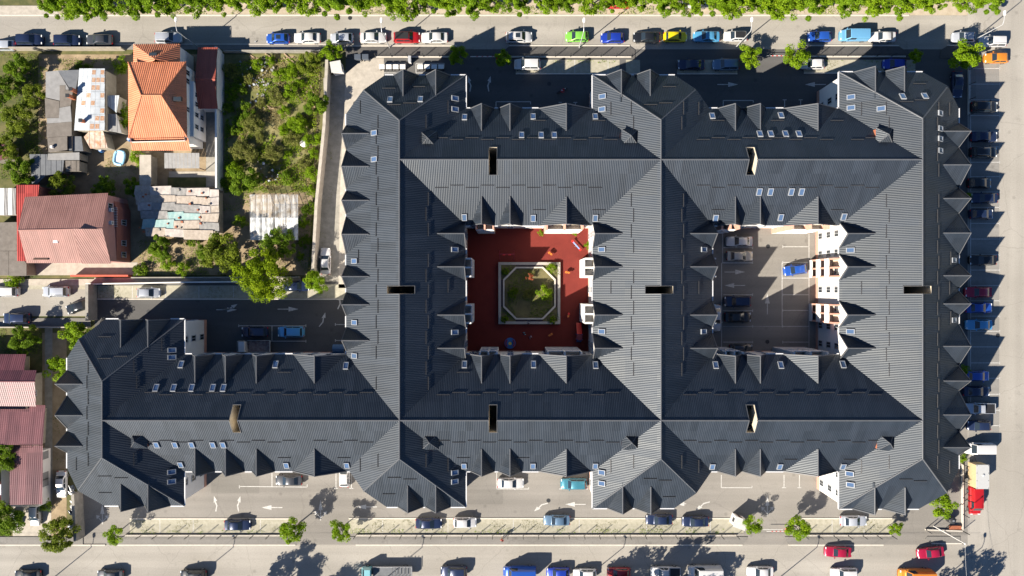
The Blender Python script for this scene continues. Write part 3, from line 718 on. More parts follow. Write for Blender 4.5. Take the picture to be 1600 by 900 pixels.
# merry-go-round
p = P(797, 536); c = thing('merry_go_round', 'round blue playground merry-go-round with yellow hub', 'carousel', (p.x, p.y, .03))
mb = MB(); mb.lathe([(.2,0),(.2,.2),(.95,.22),(.95,.3)], 28); mb.build('platform', M_blue, c)
mb = MB()
for s in (0, pi):
    a = [(.62*cos(t), .62*sin(t)) for t in np.linspace(s-.9, s+.9, 9)]; b2 = [(.85*cos(t), .85*sin(t)) for t in np.linspace(s+.9, s-.9, 9)]
    mb.prism(a+b2 if s is None else b2[::-1]+a[::-1], .3, .5)
mb.build('seat', mat('crimson_seat', (.25,.03,.06), .5, var=.1), c)
mb = MB(); mb.lathe([(.08,.3),(.08,.8),(.26,.82),(.26,.9)], 20); mb.build('hub', M_yel, c)
# slide
p = P(904, 522); c = thing('playground_slide', 'bright red slide beside the east wall of the red courtyard', 'slide', (p.x, p.y, .03))
mb = MB(); 
mb.poly([(-.4,2.0,.25),(.4,2.0,.25),(.4,.1,1.5),(-.4,.1,1.5)]); mb.poly([(-.4,.1,1.46),(.4,.1,1.46),(.4,2.0,.2),(-.4,2.0,.2)])
mb.build('chute', M_red, c)
for s in (-.44, .4):
    mb = MB(); mb.poly([(s,2,.2),(s,.1,1.45),(s,.1,1.7),(s,2,.45)]); mb.poly([(s+.04,2,.2),(s+.04,2,.45),(s+.04,.1,1.7),(s+.04,.1,1.45)]); mb.poly([(s,2,.45),(s,.1,1.7),(s+.04,.1,1.7),(s+.04,2,.45)]); mb.build('side_rail', M_red, c)
mb = MB(); mb.box(-.5,-.9,1.42,.5,.1,1.5); mb.build('platform', mat('crimson_board', (.22,.03,.05), .5, var=.1), c)
for x in (-.45,.45):
    for y in (-.85,.05): mb = MB(); mb.tube([(x,y,0),(x,y,2.2)], .05); mb.build('post', M_blue, c)
mb = MB()
for k in range(5): mb.tube([(-.4,-.9-.18*(5-k)/2,.28*k+.1),(.4,-.9-.18*(5-k)/2,.28*k+.1)], .025, 6)
for s in (-.4,.4): mb.tube([(s,-1.4,0),(s,-.9,1.5)], .03, 6)
mb.build('ladder', M_blue, c)
# swing frame
p = P(792, 398); c = thing('swing_set', 'crimson two-seat swing frame in the shaded corner of the red courtyard', 'swing', (p.x, p.y, .03))
M_crim = mat('crimson_metal', (.35,.02,.06), .4, var=.05)
for s in (-1.25, 1.25):
    mb = MB(); mb.tube([(s,-.8,0),(s,0,2.0),(s,.8,0)], .045, 6); mb.build('leg', M_crim, c)
mb = MB(); mb.tube([(-1.3,0,2.0),(1.3,0,2.0)], .05, 8); mb.build('crossbar', M_crim, c)
for s in (-.5,.5):
    mb = MB(); mb.box(s-.22,-.12,.45,s+.22,.12,.5); q = mb.build('swing_seat', M_red, c)
    mb = MB(); mb.tube([(s-.2,0,.5),(s-.2,0,2)], .012, 4); mb.tube([(s+.2,0,.5),(s+.2,0,2)], .012, 4); mb.build('chain', M_grey, q)
# seesaw
p = P(900, 384); c = thing('seesaw', 'blue and white seesaw with red ends standing in the sun', 'seesaw', (p.x, p.y, .03), radians(-48))
mb = MB(); mb.box(-1.15,-.1,.48,1.15,.1,.55); mb.build('plank', mat('seesaw_plank', (.25,.4,.75), .5, var=.2), c)
mb = MB(); mb.tube([(0,-.25,0),(0,0,.48),(0,.25,0)], .05, 6); mb.build('pivot', M_grey, c)
for s in (-1,1):
    mb = MB(); mb.box(s*1.0-.17,-.17,.56,s*1.0+.17,.17,.62); q = mb.build('seat', M_red, c); mb = MB(); mb.tube([(s*.75,-.15,.55),(s*.75,-.15,.85),(s*.75,.15,.85),(s*.75,.15,.55)], .02, 5); mb.build('handle', M_red, q)
# spring riders
for px, py, m, lab in [(887,426,M_or,'orange spring rider in the sunlit part of the red courtyard'),(860,397,M_or,'orange spring rider at the sun and shade edge, north of the planter'),(859,523,M_or,'orange spring rider in the shade south of the planter'),(887.5,493,M_red,'slim red spring rider in the shade east of the planter')]:
    p = P(px, py); c = thing('spring_rider', lab, 'spring rider', (p.x, p.y, .03), random.uniform(0, 3))
    mb = MB(); mb.tube([(.13*cos(t*1.9), .13*sin(t*1.9), .02*t+.02) for t in range(18)], .02, 5); mb.build('spring', M_grey, c)
    mb = MB(); mb.prism([(-.38,-.05),(.38,-.05),(.38,.05),(-.38,.05)], [.4,.4,.4,.4], [.75,.62,.62,.75], bottom=True); mb.prism([(.2,-.2),(.5,-.14),(.5,.14),(.2,.2)], .42, .8, bottom=True); mb.build('body', m, c)
    mb = MB(); mb.box(-.25,-.16,.7,.12,.16,.76); mb.build('seat', M_or, c)
# window boxes at the courtyard walls
M_box = mat('planter_box', (.40,.30,.2), .8, var=.1)

# ------------------------------------------------------------------ leaves and trees
def leaf_mat(name, c1, c2, c3):
    m, nt, b = nodes(name); L = nt.links.new; N = nt.nodes.new
    at = N('ShaderNodeAttribute'); at.attribute_name = 'tint'
    r = N('ShaderNodeValToRGB'); r.color_ramp.elements[0].color = (*c1, 1); r.color_ramp.elements[1].color = (*c3, 1); e = r.color_ramp.elements.new(0.5); e.color = (*c2, 1)
    L(at.outputs['Fac'], r.inputs['Fac']); L(r.outputs['Color'], b.inputs['Base Color'])
    b.inputs['Roughness'].default_value = 0.6; b.inputs['Specular IOR Level'].default_value = 0.12
    tr = N('ShaderNodeBsdfTranslucent'); L(r.outputs['Color'], tr.inputs['Color'])
    mx = N('ShaderNodeMixShader'); mx.inputs[0].default_value = 0.42
    L(b.outputs[0], mx.inputs[1]); L(tr.outputs[0], mx.inputs[2]); L(mx.outputs[0], nt.nodes['Material Output'].inputs['Surface'])
    return m
M_leafA = leaf_mat('bright_leaves', (0.085,0.165,0.006), (0.185,0.31,0.01), (0.35,0.47,0.02))
M_leafB = leaf_mat('deep_leaves', (0.07,0.135,0.01), (0.14,0.235,0.014), (0.26,0.36,0.024))
M_leafB2 = leaf_mat('yellowish_leaves', (0.085,0.125,0.014), (0.165,0.22,0.02), (0.30,0.36,0.035))
M_leafC = leaf_mat('dull_leaves', (0.105,0.13,0.03), (0.20,0.22,0.05), (0.35,0.34,0.11))
M_leafR = leaf_mat('red_leaves', (0.25,0.06,0.03), (0.42,0.12,0.06), (0.55,0.24,0.12))
M_leafT = leaf_mat('dark_tree_leaves', (0.03,0.05,0.016), (0.05,0.075,0.02), (0.08,0.11,0.03))
M_bark = mat('bark', (0.10,0.075,0.05), 0.95, col2=(0.19,0.15,0.11), scale=8, bump=0.5)

def leaf_quads(rng, centers, normals, size, tint, name, m):
    n = len(centers)
    r1 = rng.normal(size=(n,3)); a = np.cross(normals, r1); a /= np.linalg.norm(a, axis=1)[:,None]+1e-9
    b = np.cross(normals, a); b /= np.linalg.norm(b, axis=1)[:,None]+1e-9
    sx = (size*rng.uniform(.6,1.25,n))[:,None]; sy = sx*rng.uniform(.45,.8,n)[:,None]
    v = np.empty((n,4,3)); v[:,0] = centers-a*sx; v[:,1] = centers-b*sy; v[:,2] = centers+a*sx; v[:,3] = centers+b*sy
    me = bpy.data.meshes.new(name); me.vertices.add(n*4); me.vertices.foreach_set('co', v.ravel())
    me.loops.add(n*4); me.loops.foreach_set('vertex_index', np.arange(n*4))
    me.polygons.add(n); me.polygons.foreach_set('loop_start', np.arange(n)*4)
    at = me.attributes.new('tint', 'FLOAT', 'FACE'); at.data.foreach_set('value', np.clip(tint, 0, 1))
    me.materials.append(m); me.update(calc_edges=True); return me

def crown(name, R, Hc, zc, n, leaf, seed, m, clumps=None, spread=.30, shell=.62):
    rng = np.random.default_rng(seed); k = clumps or int(14+R*R*3)
    d = rng.normal(size=(k,3)); d[:,2] = np.abs(d[:,2])*1.0-.35; d /= np.linalg.norm(d,axis=1)[:,None]
    rad = rng.uniform(shell*.6,1.0,k)*rng.choice([1,1,1,1.18],k)
    ctr = d*rad[:,None]*np.array([R,R,Hc]); cr = R*spread*rng.uniform(.6,1.3,k); ct = rng.uniform(.2,.8,k)
    idx = rng.integers(0,k,n); off = rng.normal(size=(n,3)); off /= np.linalg.norm(off,axis=1)[:,None]
    off *= (rng.uniform(.2,1,n)**.5*cr[idx])[:,None]; off[:,2] *= .75
    c = ctr[idx]+off; nr = off/(np.linalg.norm(off,axis=1)[:,None]+1e-6)*.7 + rng.normal(size=(n,3))*.55 + np.array([0,0,.55])
    nr /= np.linalg.norm(nr,axis=1)[:,None]
    c[:,2] = np.maximum(c[:,2]+zc, .12)
    return leaf_quads(rng, c, nr, leaf, ct[idx]*.6+rng.uniform(0,.4,n), name, m)
def trunk_mesh(name, R, zc, Hc, seed, r0=.16):
    rng = random.Random(seed); mb = MB(); top = zc+Hc*.3
    mb.tube([(0,0,-.05),(.03,.02,top*.35),(-.04,.05,top*.7),(0,0,top)], [r0*1.3,r0,r0*.75,r0*.35], 8)
    for k in range(7):
        t = k*2*pi/7+rng.uniform(-.3,.3); h = top*rng.uniform(.35,.75); e = R*rng.uniform(.55,.85)
        mb.tube([(0,0,h),(cos(t)*e*.5,sin(t)*e*.5,h+(zc-h)*.5+Hc*.15),(cos(t)*e,sin(t)*e,zc+Hc*rng.uniform(-.1,.5))], [r0*.5,r0*.32,r0*.1], 6)
    return mb.mesh(name, M_bark, 50)
LIB = {}
def tree_kind(key, R, Hc, zc, n, leaf, seed, m, r0=.16, **kw):
    LIB[key] = (crown('crown', R, Hc, zc, n, leaf, seed, m, **kw), trunk_mesh('trunk', R, zc, Hc, seed, r0))
tree_kind('street1', 1.9, 1.5, 2.9, 4200, .115, 1, M_leafA, .09); tree_kind('street2', 1.9, 1.5, 2.9, 4200, .115, 2, M_leafA, .09)
tree_kind('street3', 1.9, 1.6, 3.0, 4200, .115, 3, M_leafA, .09)
for k in range(4): tree_kind('hedge%d' % k, 3.2, 2.2, 3.4, 9000, .145, 20+k, M_leafA if k % 2 else LIB and leaf_mat('mid_leaves%d' % k, (0.07,0.14,0.006), (0.15,0.265,0.01), (0.29,0.42,0.02)), .14, spread=.2, clumps=[34,60,48,80][k], shell=.35)
for k in range(3): tree_kind('yard%d' % k, 2.8, 2.0, 3.0, 8000, .135, 40+k, [M_leafB, M_leafB2, M_leafB][k], .13, spread=.24, clumps=[26,44,60][k])
tree_kind('big', 4.2, 3.0, 4.6, 16000, .145, 60, leaf_mat('lime_leaves', (0.10,0.165,0.005), (0.205,0.30,0.008), (0.37,0.46,0.015)), .2, spread=.24)
for k in range(4): tree_kind('shrub%d' % k, 1.3, .85, .75, 1700, .1, 70+k, [M_leafA, M_leafB, M_leafC, M_leafB][k], .05, spread=.36)
for k in range(2): tree_kind('tall%d' % k, 4.0, 4.2, 6.4, 7000, .22, 80+k, M_leafT, .2, spread=.22)
for k in range(2): tree_kind('olive%d' % k, 2.4, 1.3, 1.7, 5200, .11, 50+k, M_leafC if k else M_leafA, .08, spread=.3)
tree_kind('red', .55, .5, .6, 420, .07, 90, M_leafR, .03)
def tree(key, px, py, s, label, cat='tree', name='tree', group=None, z=0.0, rz=None, sz=None):
    c, t = LIB[key]; zc = sum(c.vertices[i].co.z for i in range(0,200,4))/50*s
    p = P(px, py, zc); o = thing(name, label, cat, (p.x, p.y, z), random.uniform(0, 6.28) if rz is None else rz, group); o.scale = (s, s, sz or s)
    link('crown', c, o); link('trunk', t, o); return o
# street and gate trees: (px, py, scale, kind, label)
for a in [('street1',517,80,.9,'small round tree beside the white kiosk at the top fence corner'),('street2',714,84,.85,'half-shaded young tree left of the top gateway'),
          ('street3',786,90,.8,'shaded young tree right of the top gateway by the red and white barrier'),('street1',1172,87,1.0,'bright young tree at the right end of the top middle fence'),
          ('street2',1245,90,1.15,'bright young tree left of the white car inside the top right fence'),('street3',1432,87,.65,'small shaded tree beside the top right corner entrance'),
          ('street1',1511,86,1.35,'round tree between the silver cars and the orange car at the top right'),('street2',176,836,.85,'small tree by the bottom left gate post'),
          ('street3',458,828,1.15,'round tree left of the bottom middle driveway'),('street1',532,830,.95,'small tree right of the bottom middle driveway'),
          ('street2',1175,822,.85,'sparse tree beside the white guard booth'),('street3',1246,826,1.1,'round tree opposite the guard booth across the driveway'),
          ('street1',1400,826,.6,'tiny tree at the bottom right fence end'),('street2',1476,789,1.15,'tree in the fenced bottom right corner bed'),
          ('street3',491,440,.95,'small tree beside the white car at the end of the concrete path'),('street1',118,522,1.25,'round tree at the bend of the west roof, by the lane'),('street2',92,574,1.1,'tree squeezed between the maroon roofs and the west wing')]:
    tree(a[0], a[1], a[2], a[3], a[4])
tree('big', 410, 432, .98, 'large lime-green tree overhanging the west driveway')
TOPCARS = [(46,'dark car'),(105,'dark blue wagon'),(155,'charcoal saloon'),(263,'silver off-roader'),(434,'bright blue hatchback'),(480,'white saloon'),(534,'silver hatchback'),(583,'car by the jeep'),(636,'red jeep'),(679,'saloon by the jeep'),(811,'white estate'),(902,'lime green hatchback'),(957,'royal blue hatchback'),(1010,'black saloon'),(1055,'yellow hatchback'),(1104,'light blue saloon'),(1149,'black-roofed hatchback'),(1281,'blue hatchback'),(1334,'light blue van'),(1379,'car by the van'),(1440,'corner entrance'),(1506,'corner tree'),(1551,'white corner estate')]
for k in range(41):
    x = 88+k*36.5+random.uniform(-8,8)
    if 590 < x < 612: x += 15
    tree('hedge%d' % (k % 4), x, random.uniform(-8,2) + (3 if x < 330 else 0) - (3 if x > 1450 else 0), random.uniform(.8,1.08)*(.85 if x > 1450 else 1), ('leafy tree in the top row, across from %s the %s' % ((lambda c: ('', c[1]) if abs(c[0]-x) < 13 else ('just left of', c[1]) if x < c[0] and c[0]-x < 45 else ('just right of', c[1]) if x-c[0] < 45 and x > c[0] else ('left of', c[1]) if x < c[0] else ('right of', c[1]))(min(TOPCARS, key=lambda c: abs(c[0]-x))))).replace('  ',' '), group='tree row along the top edge')
for k, (x, y, s, kk) in enumerate([(30,108,.85,0),(50,150,.75,1),(25,188,.95,1),(30,268,.9,0),(4,142,.85,2),(6,232,.8,1)]):
    tree('yard%d' % kk, x, y, s, ['dark tree in the top left corner of the yards by the street','tree left of the grey flat roof','broad tree at the left edge beside the patchwork roofs','round tree above the striped roof at the left edge','shaded tree at the far left edge in the yard','shaded tree above the round one at the left edge'][k])
for k, (x, y, s, kk, lab) in enumerate([(88,836,1.05,1,'dense round tree at the bottom left beside the parked white car'),(6,712,1.05,0,'tree overhanging the maroon roof at the left edge'),(8,810,1.0,2,'tree in the bottom left corner garden'),
     (348,392,1.1,1,'broad tree beside the earth yard below the scrap roof'),(434,384,.95,2,'grey-green tree covering the lower corner of the greenhouse'),(252,386,.75,0,'small tree below the scrap-roofed shed'),
     (95,292,.8,1,'bushy tree between the dark roof and the pink house'),(160,296,.7,2,'shaded tree above the pink house roof'),(380,285,.95,0,'leafy tree above the greenhouse corner'),(494,165,.8,0,'dark round tree beside the concrete wall of the vacant plot'),(482,98,.7,1,'green tree at the top right of the vacant plot'),
     (34,530,.9,0,'small tree in the shaded garden by the lane'),(320,395,.5,2,'small bush tree at the edge of the earth yard'),(205,292,.6,0,'shaded tree beside the scrap roof corner'),(330,405,.6,1,'low tree at the edge of the hedge below the earth yard')]):
    tree('yard%d' % kk, x, y, s, lab)
for k, (x, y, s, lab) in enumerate([(393,195,.75,'olive tree in the middle of the vacant plot'),(425,240,.7,'olive tree left of the white bag in the vacant plot'),(455,112,.6,'light green tree in the upper right of the vacant plot'),(462,190,.6,'light green tree beside the dark round tree in the vacant plot'),(375,235,.75,'olive tree near the white wall end in the vacant plot')]): tree('olive%d' % (0 if 'light' in lab else 1), x, y, s, lab)
# trees just south of the frame whose shade falls on the bottom street
for x, y, s, k, lab in [(375,975,.9,0,'tall tree beyond the bottom edge shading the street at the left driveway'),(470,985,.75,1,'lower tree beyond the bottom edge shading the dark truck'),(930,985,.95,1,'tall tree beyond the bottom edge shading the street right of centre'),(1005,975,1.0,0,'broad tree beyond the bottom edge beside the white vans'),(1070,985,.85,1,'tree beyond the bottom edge near the white car'),(1490,985,.95,0,'tree beyond the bottom right corner shading the crossing')]:
    tree('tall%d' % k, x, y, s, lab)
# shrubs in the yards and beds
SH = [(365,110,2),(372,140,1),(390,120,2),(405,100,0),(425,95,0),(440,115,0),(450,140,0),(430,150,2),(470,130,0),(410,160,2),(445,175,0),(470,195,0),(385,170,3),(365,200,3),(405,215,2),(440,205,0),(460,215,2),(480,220,0),(370,235,3),(395,245,2),(430,255,2),(450,245,0),(475,250,2),(490,240,0),
      (365,265,0),(350,285,1),(405,280,1),(445,275,1),(490,270,0),(485,300,0),(480,325,1),(476,350,0),(474,375,1),(470,400,0),(500,215,0),(357,170,1),(362,150,3),(378,190,1)]
for k, (x, y, q) in enumerate(SH):
    tree('shrub%d' % q, x+random.uniform(-3,3), y+random.uniform(-3,3), random.uniform(.5,1.05), '%s shrub at the %s %s of the overgrown vacant plot' % (['bright green','dark green','dull olive','deep green'][q], 'top' if y < 125 else 'upper middle' if y < 180 else 'lower middle' if y < 240 else 'bottom', 'left' if x < 385 else 'right' if x > 460 else 'centre') if y < 300 else '%s shrub in the hedge right of the greenhouse, at its %s' % (['bright green','dark green'][q % 2], 'top' if y < 340 else 'middle' if y < 390 else 'bottom'), 'shrub', 'shrub', 'shrubs of the overgrown vacant plot')
SH2 = [(190,170,0,'bright shrub between the grey shed and the orange-roofed house'),(192,190,0,'lime shrub beside the orange-roofed house corner'),(214,246,0,'low shrub below the orange-roofed house'),(130,105,3,'shrub behind the rusty tin roof'),(190,103,0,'shrub at the top wall beside the orange-roofed house'),
       (245,400,0,'shrub below the scrap-roofed shed'),(262,412,0,'flowering shrub at the hedge by the lane'),(285,420,0,'shrub at the right end of the low hedge by the lane'),(300,372,1,'small shrub on the earth path'),(375,345,0,'shrub left of the greenhouse'),(500,448,0,'shrub at the kerb below the small tree'),(218,422,1,'shrub behind the pink house boundary'),(20,440,0,'shrub on the verge beside the white car at the left edge'),(68,790,1,'shrub by the driveway of the maroon house')]
for x, y, q, lab in SH2: tree('shrub%d' % q, x, y, random.uniform(.8,1.1), lab, 'shrub', 'shrub')
for x, y, q, s, lab in [(852,457,0,1.0,'bright bush on the sunny right side of the octagonal lawn'),(826,458,2,.75,'pale bush in the middle of the octagonal lawn'),(802,457,1,.7,'dark bush on the shaded left side of the octagonal lawn'),(861,418,0,.6,'sunlit bush in the top right corner bed of the planter'),(789,425,1,.5,'bush in the top left corner bed of the planter'),(789,498,1,.5,'bush in the bottom left corner bed of the planter'),(863,500,0,.45,'bush in the bottom right corner bed of the planter'),
                        (845,364,0,.4,'potted plant at the top wall of the red courtyard, left of two in the sun'),(898,364,0,.4,'potted plant at the top wall of the red courtyard, nearest the corner'),(919,383,0,.5,'green plant at the right wall of the red courtyard'),(1513,345-38,0,.55,'green shrub under the east eaves near the upper cars'),(1509,579,0,.65,'green shrub under the east eaves near the blue car'),(1504,717,0,.6,'shrub between the east wing and the grey box trailer')]:
    tree('shrub%d' % q, x, y, s, lab, 'bush', 'bush', z=.03 if x > 950 else .3)
tree('red', 828, 432, 1.3, 'red-leaved bush at the top of the octagonal lawn', 'bush', 'bush', z=.32)

# weeds: uncountable ground cover
def weeds(name, label, polys, n, leaf, m, seed, h=.35, cover=.5, z0=0.0):
    rng = np.random.default_rng(seed); cs = []; from mathutils import noise
    for poly in polys:
        pts = [(P(*q).x, P(*q).y) for q in poly]
        if area(pts) < 0: pts = pts[::-1]
        es = edges_of(pts); xs = [p[0] for p in pts]; ys = [p[1] for p in pts]; m_ = int(n*abs(area(pts)))
        for _ in range(m_):
            x, y = rng.uniform(min(xs), max(xs)), rng.uniform(min(ys), max(ys))
            if not all(a*x+b*y+c >= 0 for a, b, c in es): continue
            v = noise.noise((x*.28, y*.28, seed)) + .5*noise.noise((x*.9, y*.9, seed+3))
            if v < cover-.5: continue
            cs.append((x, y, z0+rng.uniform(.03, h*(1+max(0, v)*1.5))))
    c = np.array(cs); k = len(c); nr = rng.normal(size=(k,3))*.6+np.array([0,0,.8]); nr /= np.linalg.norm(nr,axis=1)[:,None]
    o = link(name, leaf_quads(rng, c, nr, leaf, rng.uniform(0,1,k), name, m)); tag(o, label, 'weeds', kind='stuff')
weeds('weeds', 'rough green weeds covering the vacant plot', [[(352,92),(500,92),(498,150),(488,300),(352,300)]], 80, .10, M_leafA, 5, .35, .47)
weeds('dry_weeds', 'dry yellowish weeds scattered over the vacant plot', [[(352,92),(500,92),(498,150),(488,300),(352,300)]], 60, .10, leaf_mat('straw', (.16,.13,.05), (.26,.21,.09), (.38,.31,.15)), 6, .2, .5)
weeds('garden_grass', 'shaded grass and plants in the left gardens', [[(62,92),(200,92),(200,110),(62,110)],[(165,215),(225,250),(225,300),(62,300),(165,250)],[(0,85),(70,85),(70,285),(0,285)],[(0,505),(66,508),(66,552),(0,552)],[(215,375),(300,375),(470,410),(470,432),(215,430)],[(340,300),(390,300),(390,330),(345,330)],[(465,300),(492,300),(484,430),(462,430)],[(300,395),(340,380),(400,400),(400,430),(300,430)]], 40, .085, M_leafB, 8, .25, .4)
weeds('paver_weeds', 'sparse weeds growing through the grass pavers', [rp(806,94,968,114), rp(1256,94,1430,113), rp(153,446,372,466), rp(203,812,460,833), rp(545,812,1162,834), rp(1246,812,1398,833)], 26, .07, leaf_mat('paver_weed', (.10,.13,.03), (.19,.20,.06), (.32,.29,.12)), 9, .06, .72)
weeds('fence_weeds', 'strip of weeds along the bottom fence foot', [rp(545,826,1162,833), rp(203,828,460,833), rp(808,94,970,99), rp(1256,94,1420,98)], 30, .08, M_leafA, 12, .12, .55)
weeds('path_weeds', 'weeds along the west wing footing', [[(84,600),(104,600),(108,800),(112,838),(84,800)],[(505,130),(540,120),(536,200),(500,430),(497,430)]], 10, .09, M_leafC, 13, .1, .62)
weeds('verge_plants', 'scruffy plants along the far verge of the top street', [rp(92,10,1330,23)], 45, .085, M_leafA, 14, .2, .52)

weeds('lawn_grass', 'patchy grass and low plants inside the octagonal planter', [[(793,438),(807,422),(847,422),(862,438),(862,478),(847,495),(807,495),(793,478)]], 70, .075, M_leafB, 17, .12, .36, .32)
weeds('bed_plants', 'low green plants in the corner beds of the planter', [rp(780,410,800,430), rp(855,410,875,430), rp(780,487,800,507), rp(855,487,875,507)], 60, .08, M_leafB, 18, .15, .4, .36)

# ------------------------------------------------------------------ neighbouring houses and sheds
M_orange = tile_mat('orange_tiles', (0.50, 0.175, 0.085), (0.60, 0.225, 0.115), row=.36, rough=.65, relief=.8, sheets=0.04)
M_pink = tile_mat('dusky_red_tiles', (0.25, 0.132, 0.115), (0.31, 0.168, 0.147), row=.36, rough=.58, relief=.4, sheets=0.07, spec=.25)
M_maroon = tile_mat('maroon_sheets', (0.105, 0.032, 0.04), (0.14, 0.045, 0.053), row=.38, rough=.45, relief=.25, spec=.75)
M_redsheet = tile_mat('red_sheets', (0.30, 0.045, 0.04), (0.36, 0.06, 0.05), row=5, rough=.45, relief=.1)
M_brick_sheet = tile_mat('rust_red_sheets', (0.30, 0.07, 0.045), (0.36, 0.09, 0.06), row=.38, rough=.55, relief=.4)
M_pinkwall = mat('pink_render', (0.50, 0.25, 0.22), 0.85, var=.05, scale=1)
M_darkpink = mat('terracotta_render', (0.33, 0.12, 0.09), 0.85, var=.08, scale=1)
M_felt = mat('bitumen_felt', (0.13, 0.115, 0.10), 0.9, col2=(0.19, 0.17, 0.15), scale=1.0, bump=.2)
M_felt2 = mat('grey_felt', (0.21, 0.21, 0.21), 0.85, col2=(0.28, 0.28, 0.28), scale=1.0, bump=.2)
M_felt3 = mat('slate_grey_sheet', (0.10, 0.11, 0.125), 0.7, col2=(0.15, 0.16, 0.175), scale=1.0)
M_tin = mat('painted_tin', (0.40, 0.44, 0.48), 0.5, col2=(0.56, 0.60, 0.63), scale=.8)
M_rust = mat('rusty_tin', (0.36, 0.15, 0.06), 0.8, col2=(0.52, 0.40, 0.30), scale=4, detail=3)
M_rust2 = mat('rust_mottled_tin', (0.45, 0.20, 0.09), 0.8, col2=(0.62, 0.58, 0.52), scale=1.3)
M_shedwall = mat('grimy_wall', (0.30, 0.27, 0.22), 0.9, var=.15, scale=1.2)
M_scrapA = mat('scrap_sheet_tan', (0.32, 0.27, 0.22), 0.85, col2=(0.47, 0.41, 0.35), scale=2)
M_scrapB = mat('scrap_sheet_grey', (0.20, 0.20, 0.195), 0.85, col2=(0.33, 0.32, 0.31), scale=2)
M_scrapC = mat('scrap_sheet_pale', (0.34, 0.31, 0.29), 0.85, col2=(0.55, 0.50, 0.46), scale=1.2)
M_scrapT = mat('scrap_sheet_turquoise', (0.20, 0.38, 0.38), 0.75, col2=(0.38, 0.47, 0.45), scale=1.0)
M_film = mat('greenhouse_film', (0.62, 0.65, 0.66), 0.35, col2=(0.78, 0.8, 0.8), scale=1.2)
def face3(mb, pts, pitch=.3, amp=.05, mi=0):
    pts = [Vector(p) for p in pts]; rib_sheet(mb, [(p.x, p.y) for p in pts], plane3(*pts[:3]), pitch, amp, mi)
def roof_part(name, pts, m, par, pitch=.3, amp=.05):
    mb = MB(); face3(mb, pts, pitch, amp); return mb.build(name, m, par)
def shell(name, ring, z0, z1, m, par, top=False):
    """walls of a house: ring of (x, y) ccw"""
    mb = MB(); mb.prism(ring, z0, z1, top=top); return mb.build(name, m, par)
def win(par, x, y, z, ang, s=1.0):
    o = link('window', ME_winf, par, (x, y, z), ang+pi/2); o.scale = (s, 1, s); link('pane', ME_winp, o)
def cap3(par, a, b, m, r=.1): mb = MB(); mb.tube([a, b], r, 6); mb.build('ridge_cap', m, par)
def xy(*q): return [(P(*p).x, P(*p).y) for p in q]
def ccw(r): return r if area(r) > 0 else r[::-1]

# --- house with the orange hipped roof
ZO = 6.6; ZT = 9.3
o = thing('orange_roof_house', 'tall white house with bright orange hipped tile roof', 'house', P(255, 150), absolute=True)
A, B, C, D = P(200.5,97,ZO), P(291,96.5,ZO), P(292.5,214,ZO), P(201,216,ZO); R1, R2 = P(221,149,ZT), P(252,149,ZT)
for q in ([A,B,R2,R1],[B,C,R2],[C,D,R1,R2],[D,A,R1]): roof_part('roof_slope', q, M_orange, o, .34, .06)
for a, b in ((A,R1),(B,R2),(C,R2),(D,R1),(R1,R2)): cap3(o, a+Vector((0,0,.06)), b+Vector((0,0,.06)), M_orange)
roof_part('lean_to_roof', [P(206,235,ZO-1.2), P(298,235,ZO-1.2), P(294,215,ZO-.1), P(203,216.5,ZO-.1)], M_orange, o, .34, .06)
ZA = 5.4; a, b, c, d = P(208.6,69,ZA), P(281.5,68.6,ZA), P(281.5,97,ZA), P(208.6,97,ZA); e = P(243,93,ZA+1.9)
a2 = roof_part('porch_roof', [a,b,e], M_orange, o, .34, .06); roof_part('porch_roof', [b,c,P(250,96,ZA+1.9),e], M_orange, o, .34, .06); roof_part('porch_roof', [d,a,e,P(236,96,ZA+1.9)], M_orange, o, .34, .06)
ring = ccw([(A.x+.4,A.y-.4),(B.x-.4,B.y-.4),(C.x-.4,C.y-.6),(D.x+.4,D.y-.6)]); w = shell('wall', ring, -.02, ZO+.15, M_white, o)
ring2 = ccw([(a.x+.3,a.y-.3),(b.x-.3,b.y-.3),(b.x-.3,A.y-.5),(a.x+.3,A.y-.5)]); shell('wall', ring2, -.02, ZA+.1, M_white, o)
ex = P(321,150); base = ccw([(B.x-.41, P(0,140,0).y), (ex.x+.1, P(0,140,0).y), (ex.x+.1, P(0,222,0).y), (B.x-.41, P(0,222,0).y)])
w2 = shell('wing_wall', base, -.02, 4.6, M_white, o, top=True)
mb = MB(); mb.box(B.x-.38, base[0][1]-.05, 4.62, ex.x+.15, base[2][1]+.05 if base[2][1] > base[0][1] else base[0][1]+.05, 4.7); mb.build('wing_roof_edge', M_white, o)
for yy in (115,128,172,183,196): 
    for zz in (5.4,): win(o, B.x-.38, P(0,yy,5).y, zz, 0, .9)
for yy in (158,172,188,206):
    for zz in (1.7, 3.6): win(o, ex.x+.12, P(0,yy,0).y, zz, 0, .8)
for px, py, z in ((278,155,8.0),(240,86,6.6)):
    p = P(px, py, z); mb = MB(); mb.box(p.x-.65,p.y-.35,z-.2,p.x+.65,p.y+.35,z+.25); s = mb.build('skylight', M_dark, o)
    mb = MB(); mb.box(p.x-.55,p.y-.26,z+.25,p.x+.55,p.y+.26,z+.27); mb.build('pane', M_glass, s)
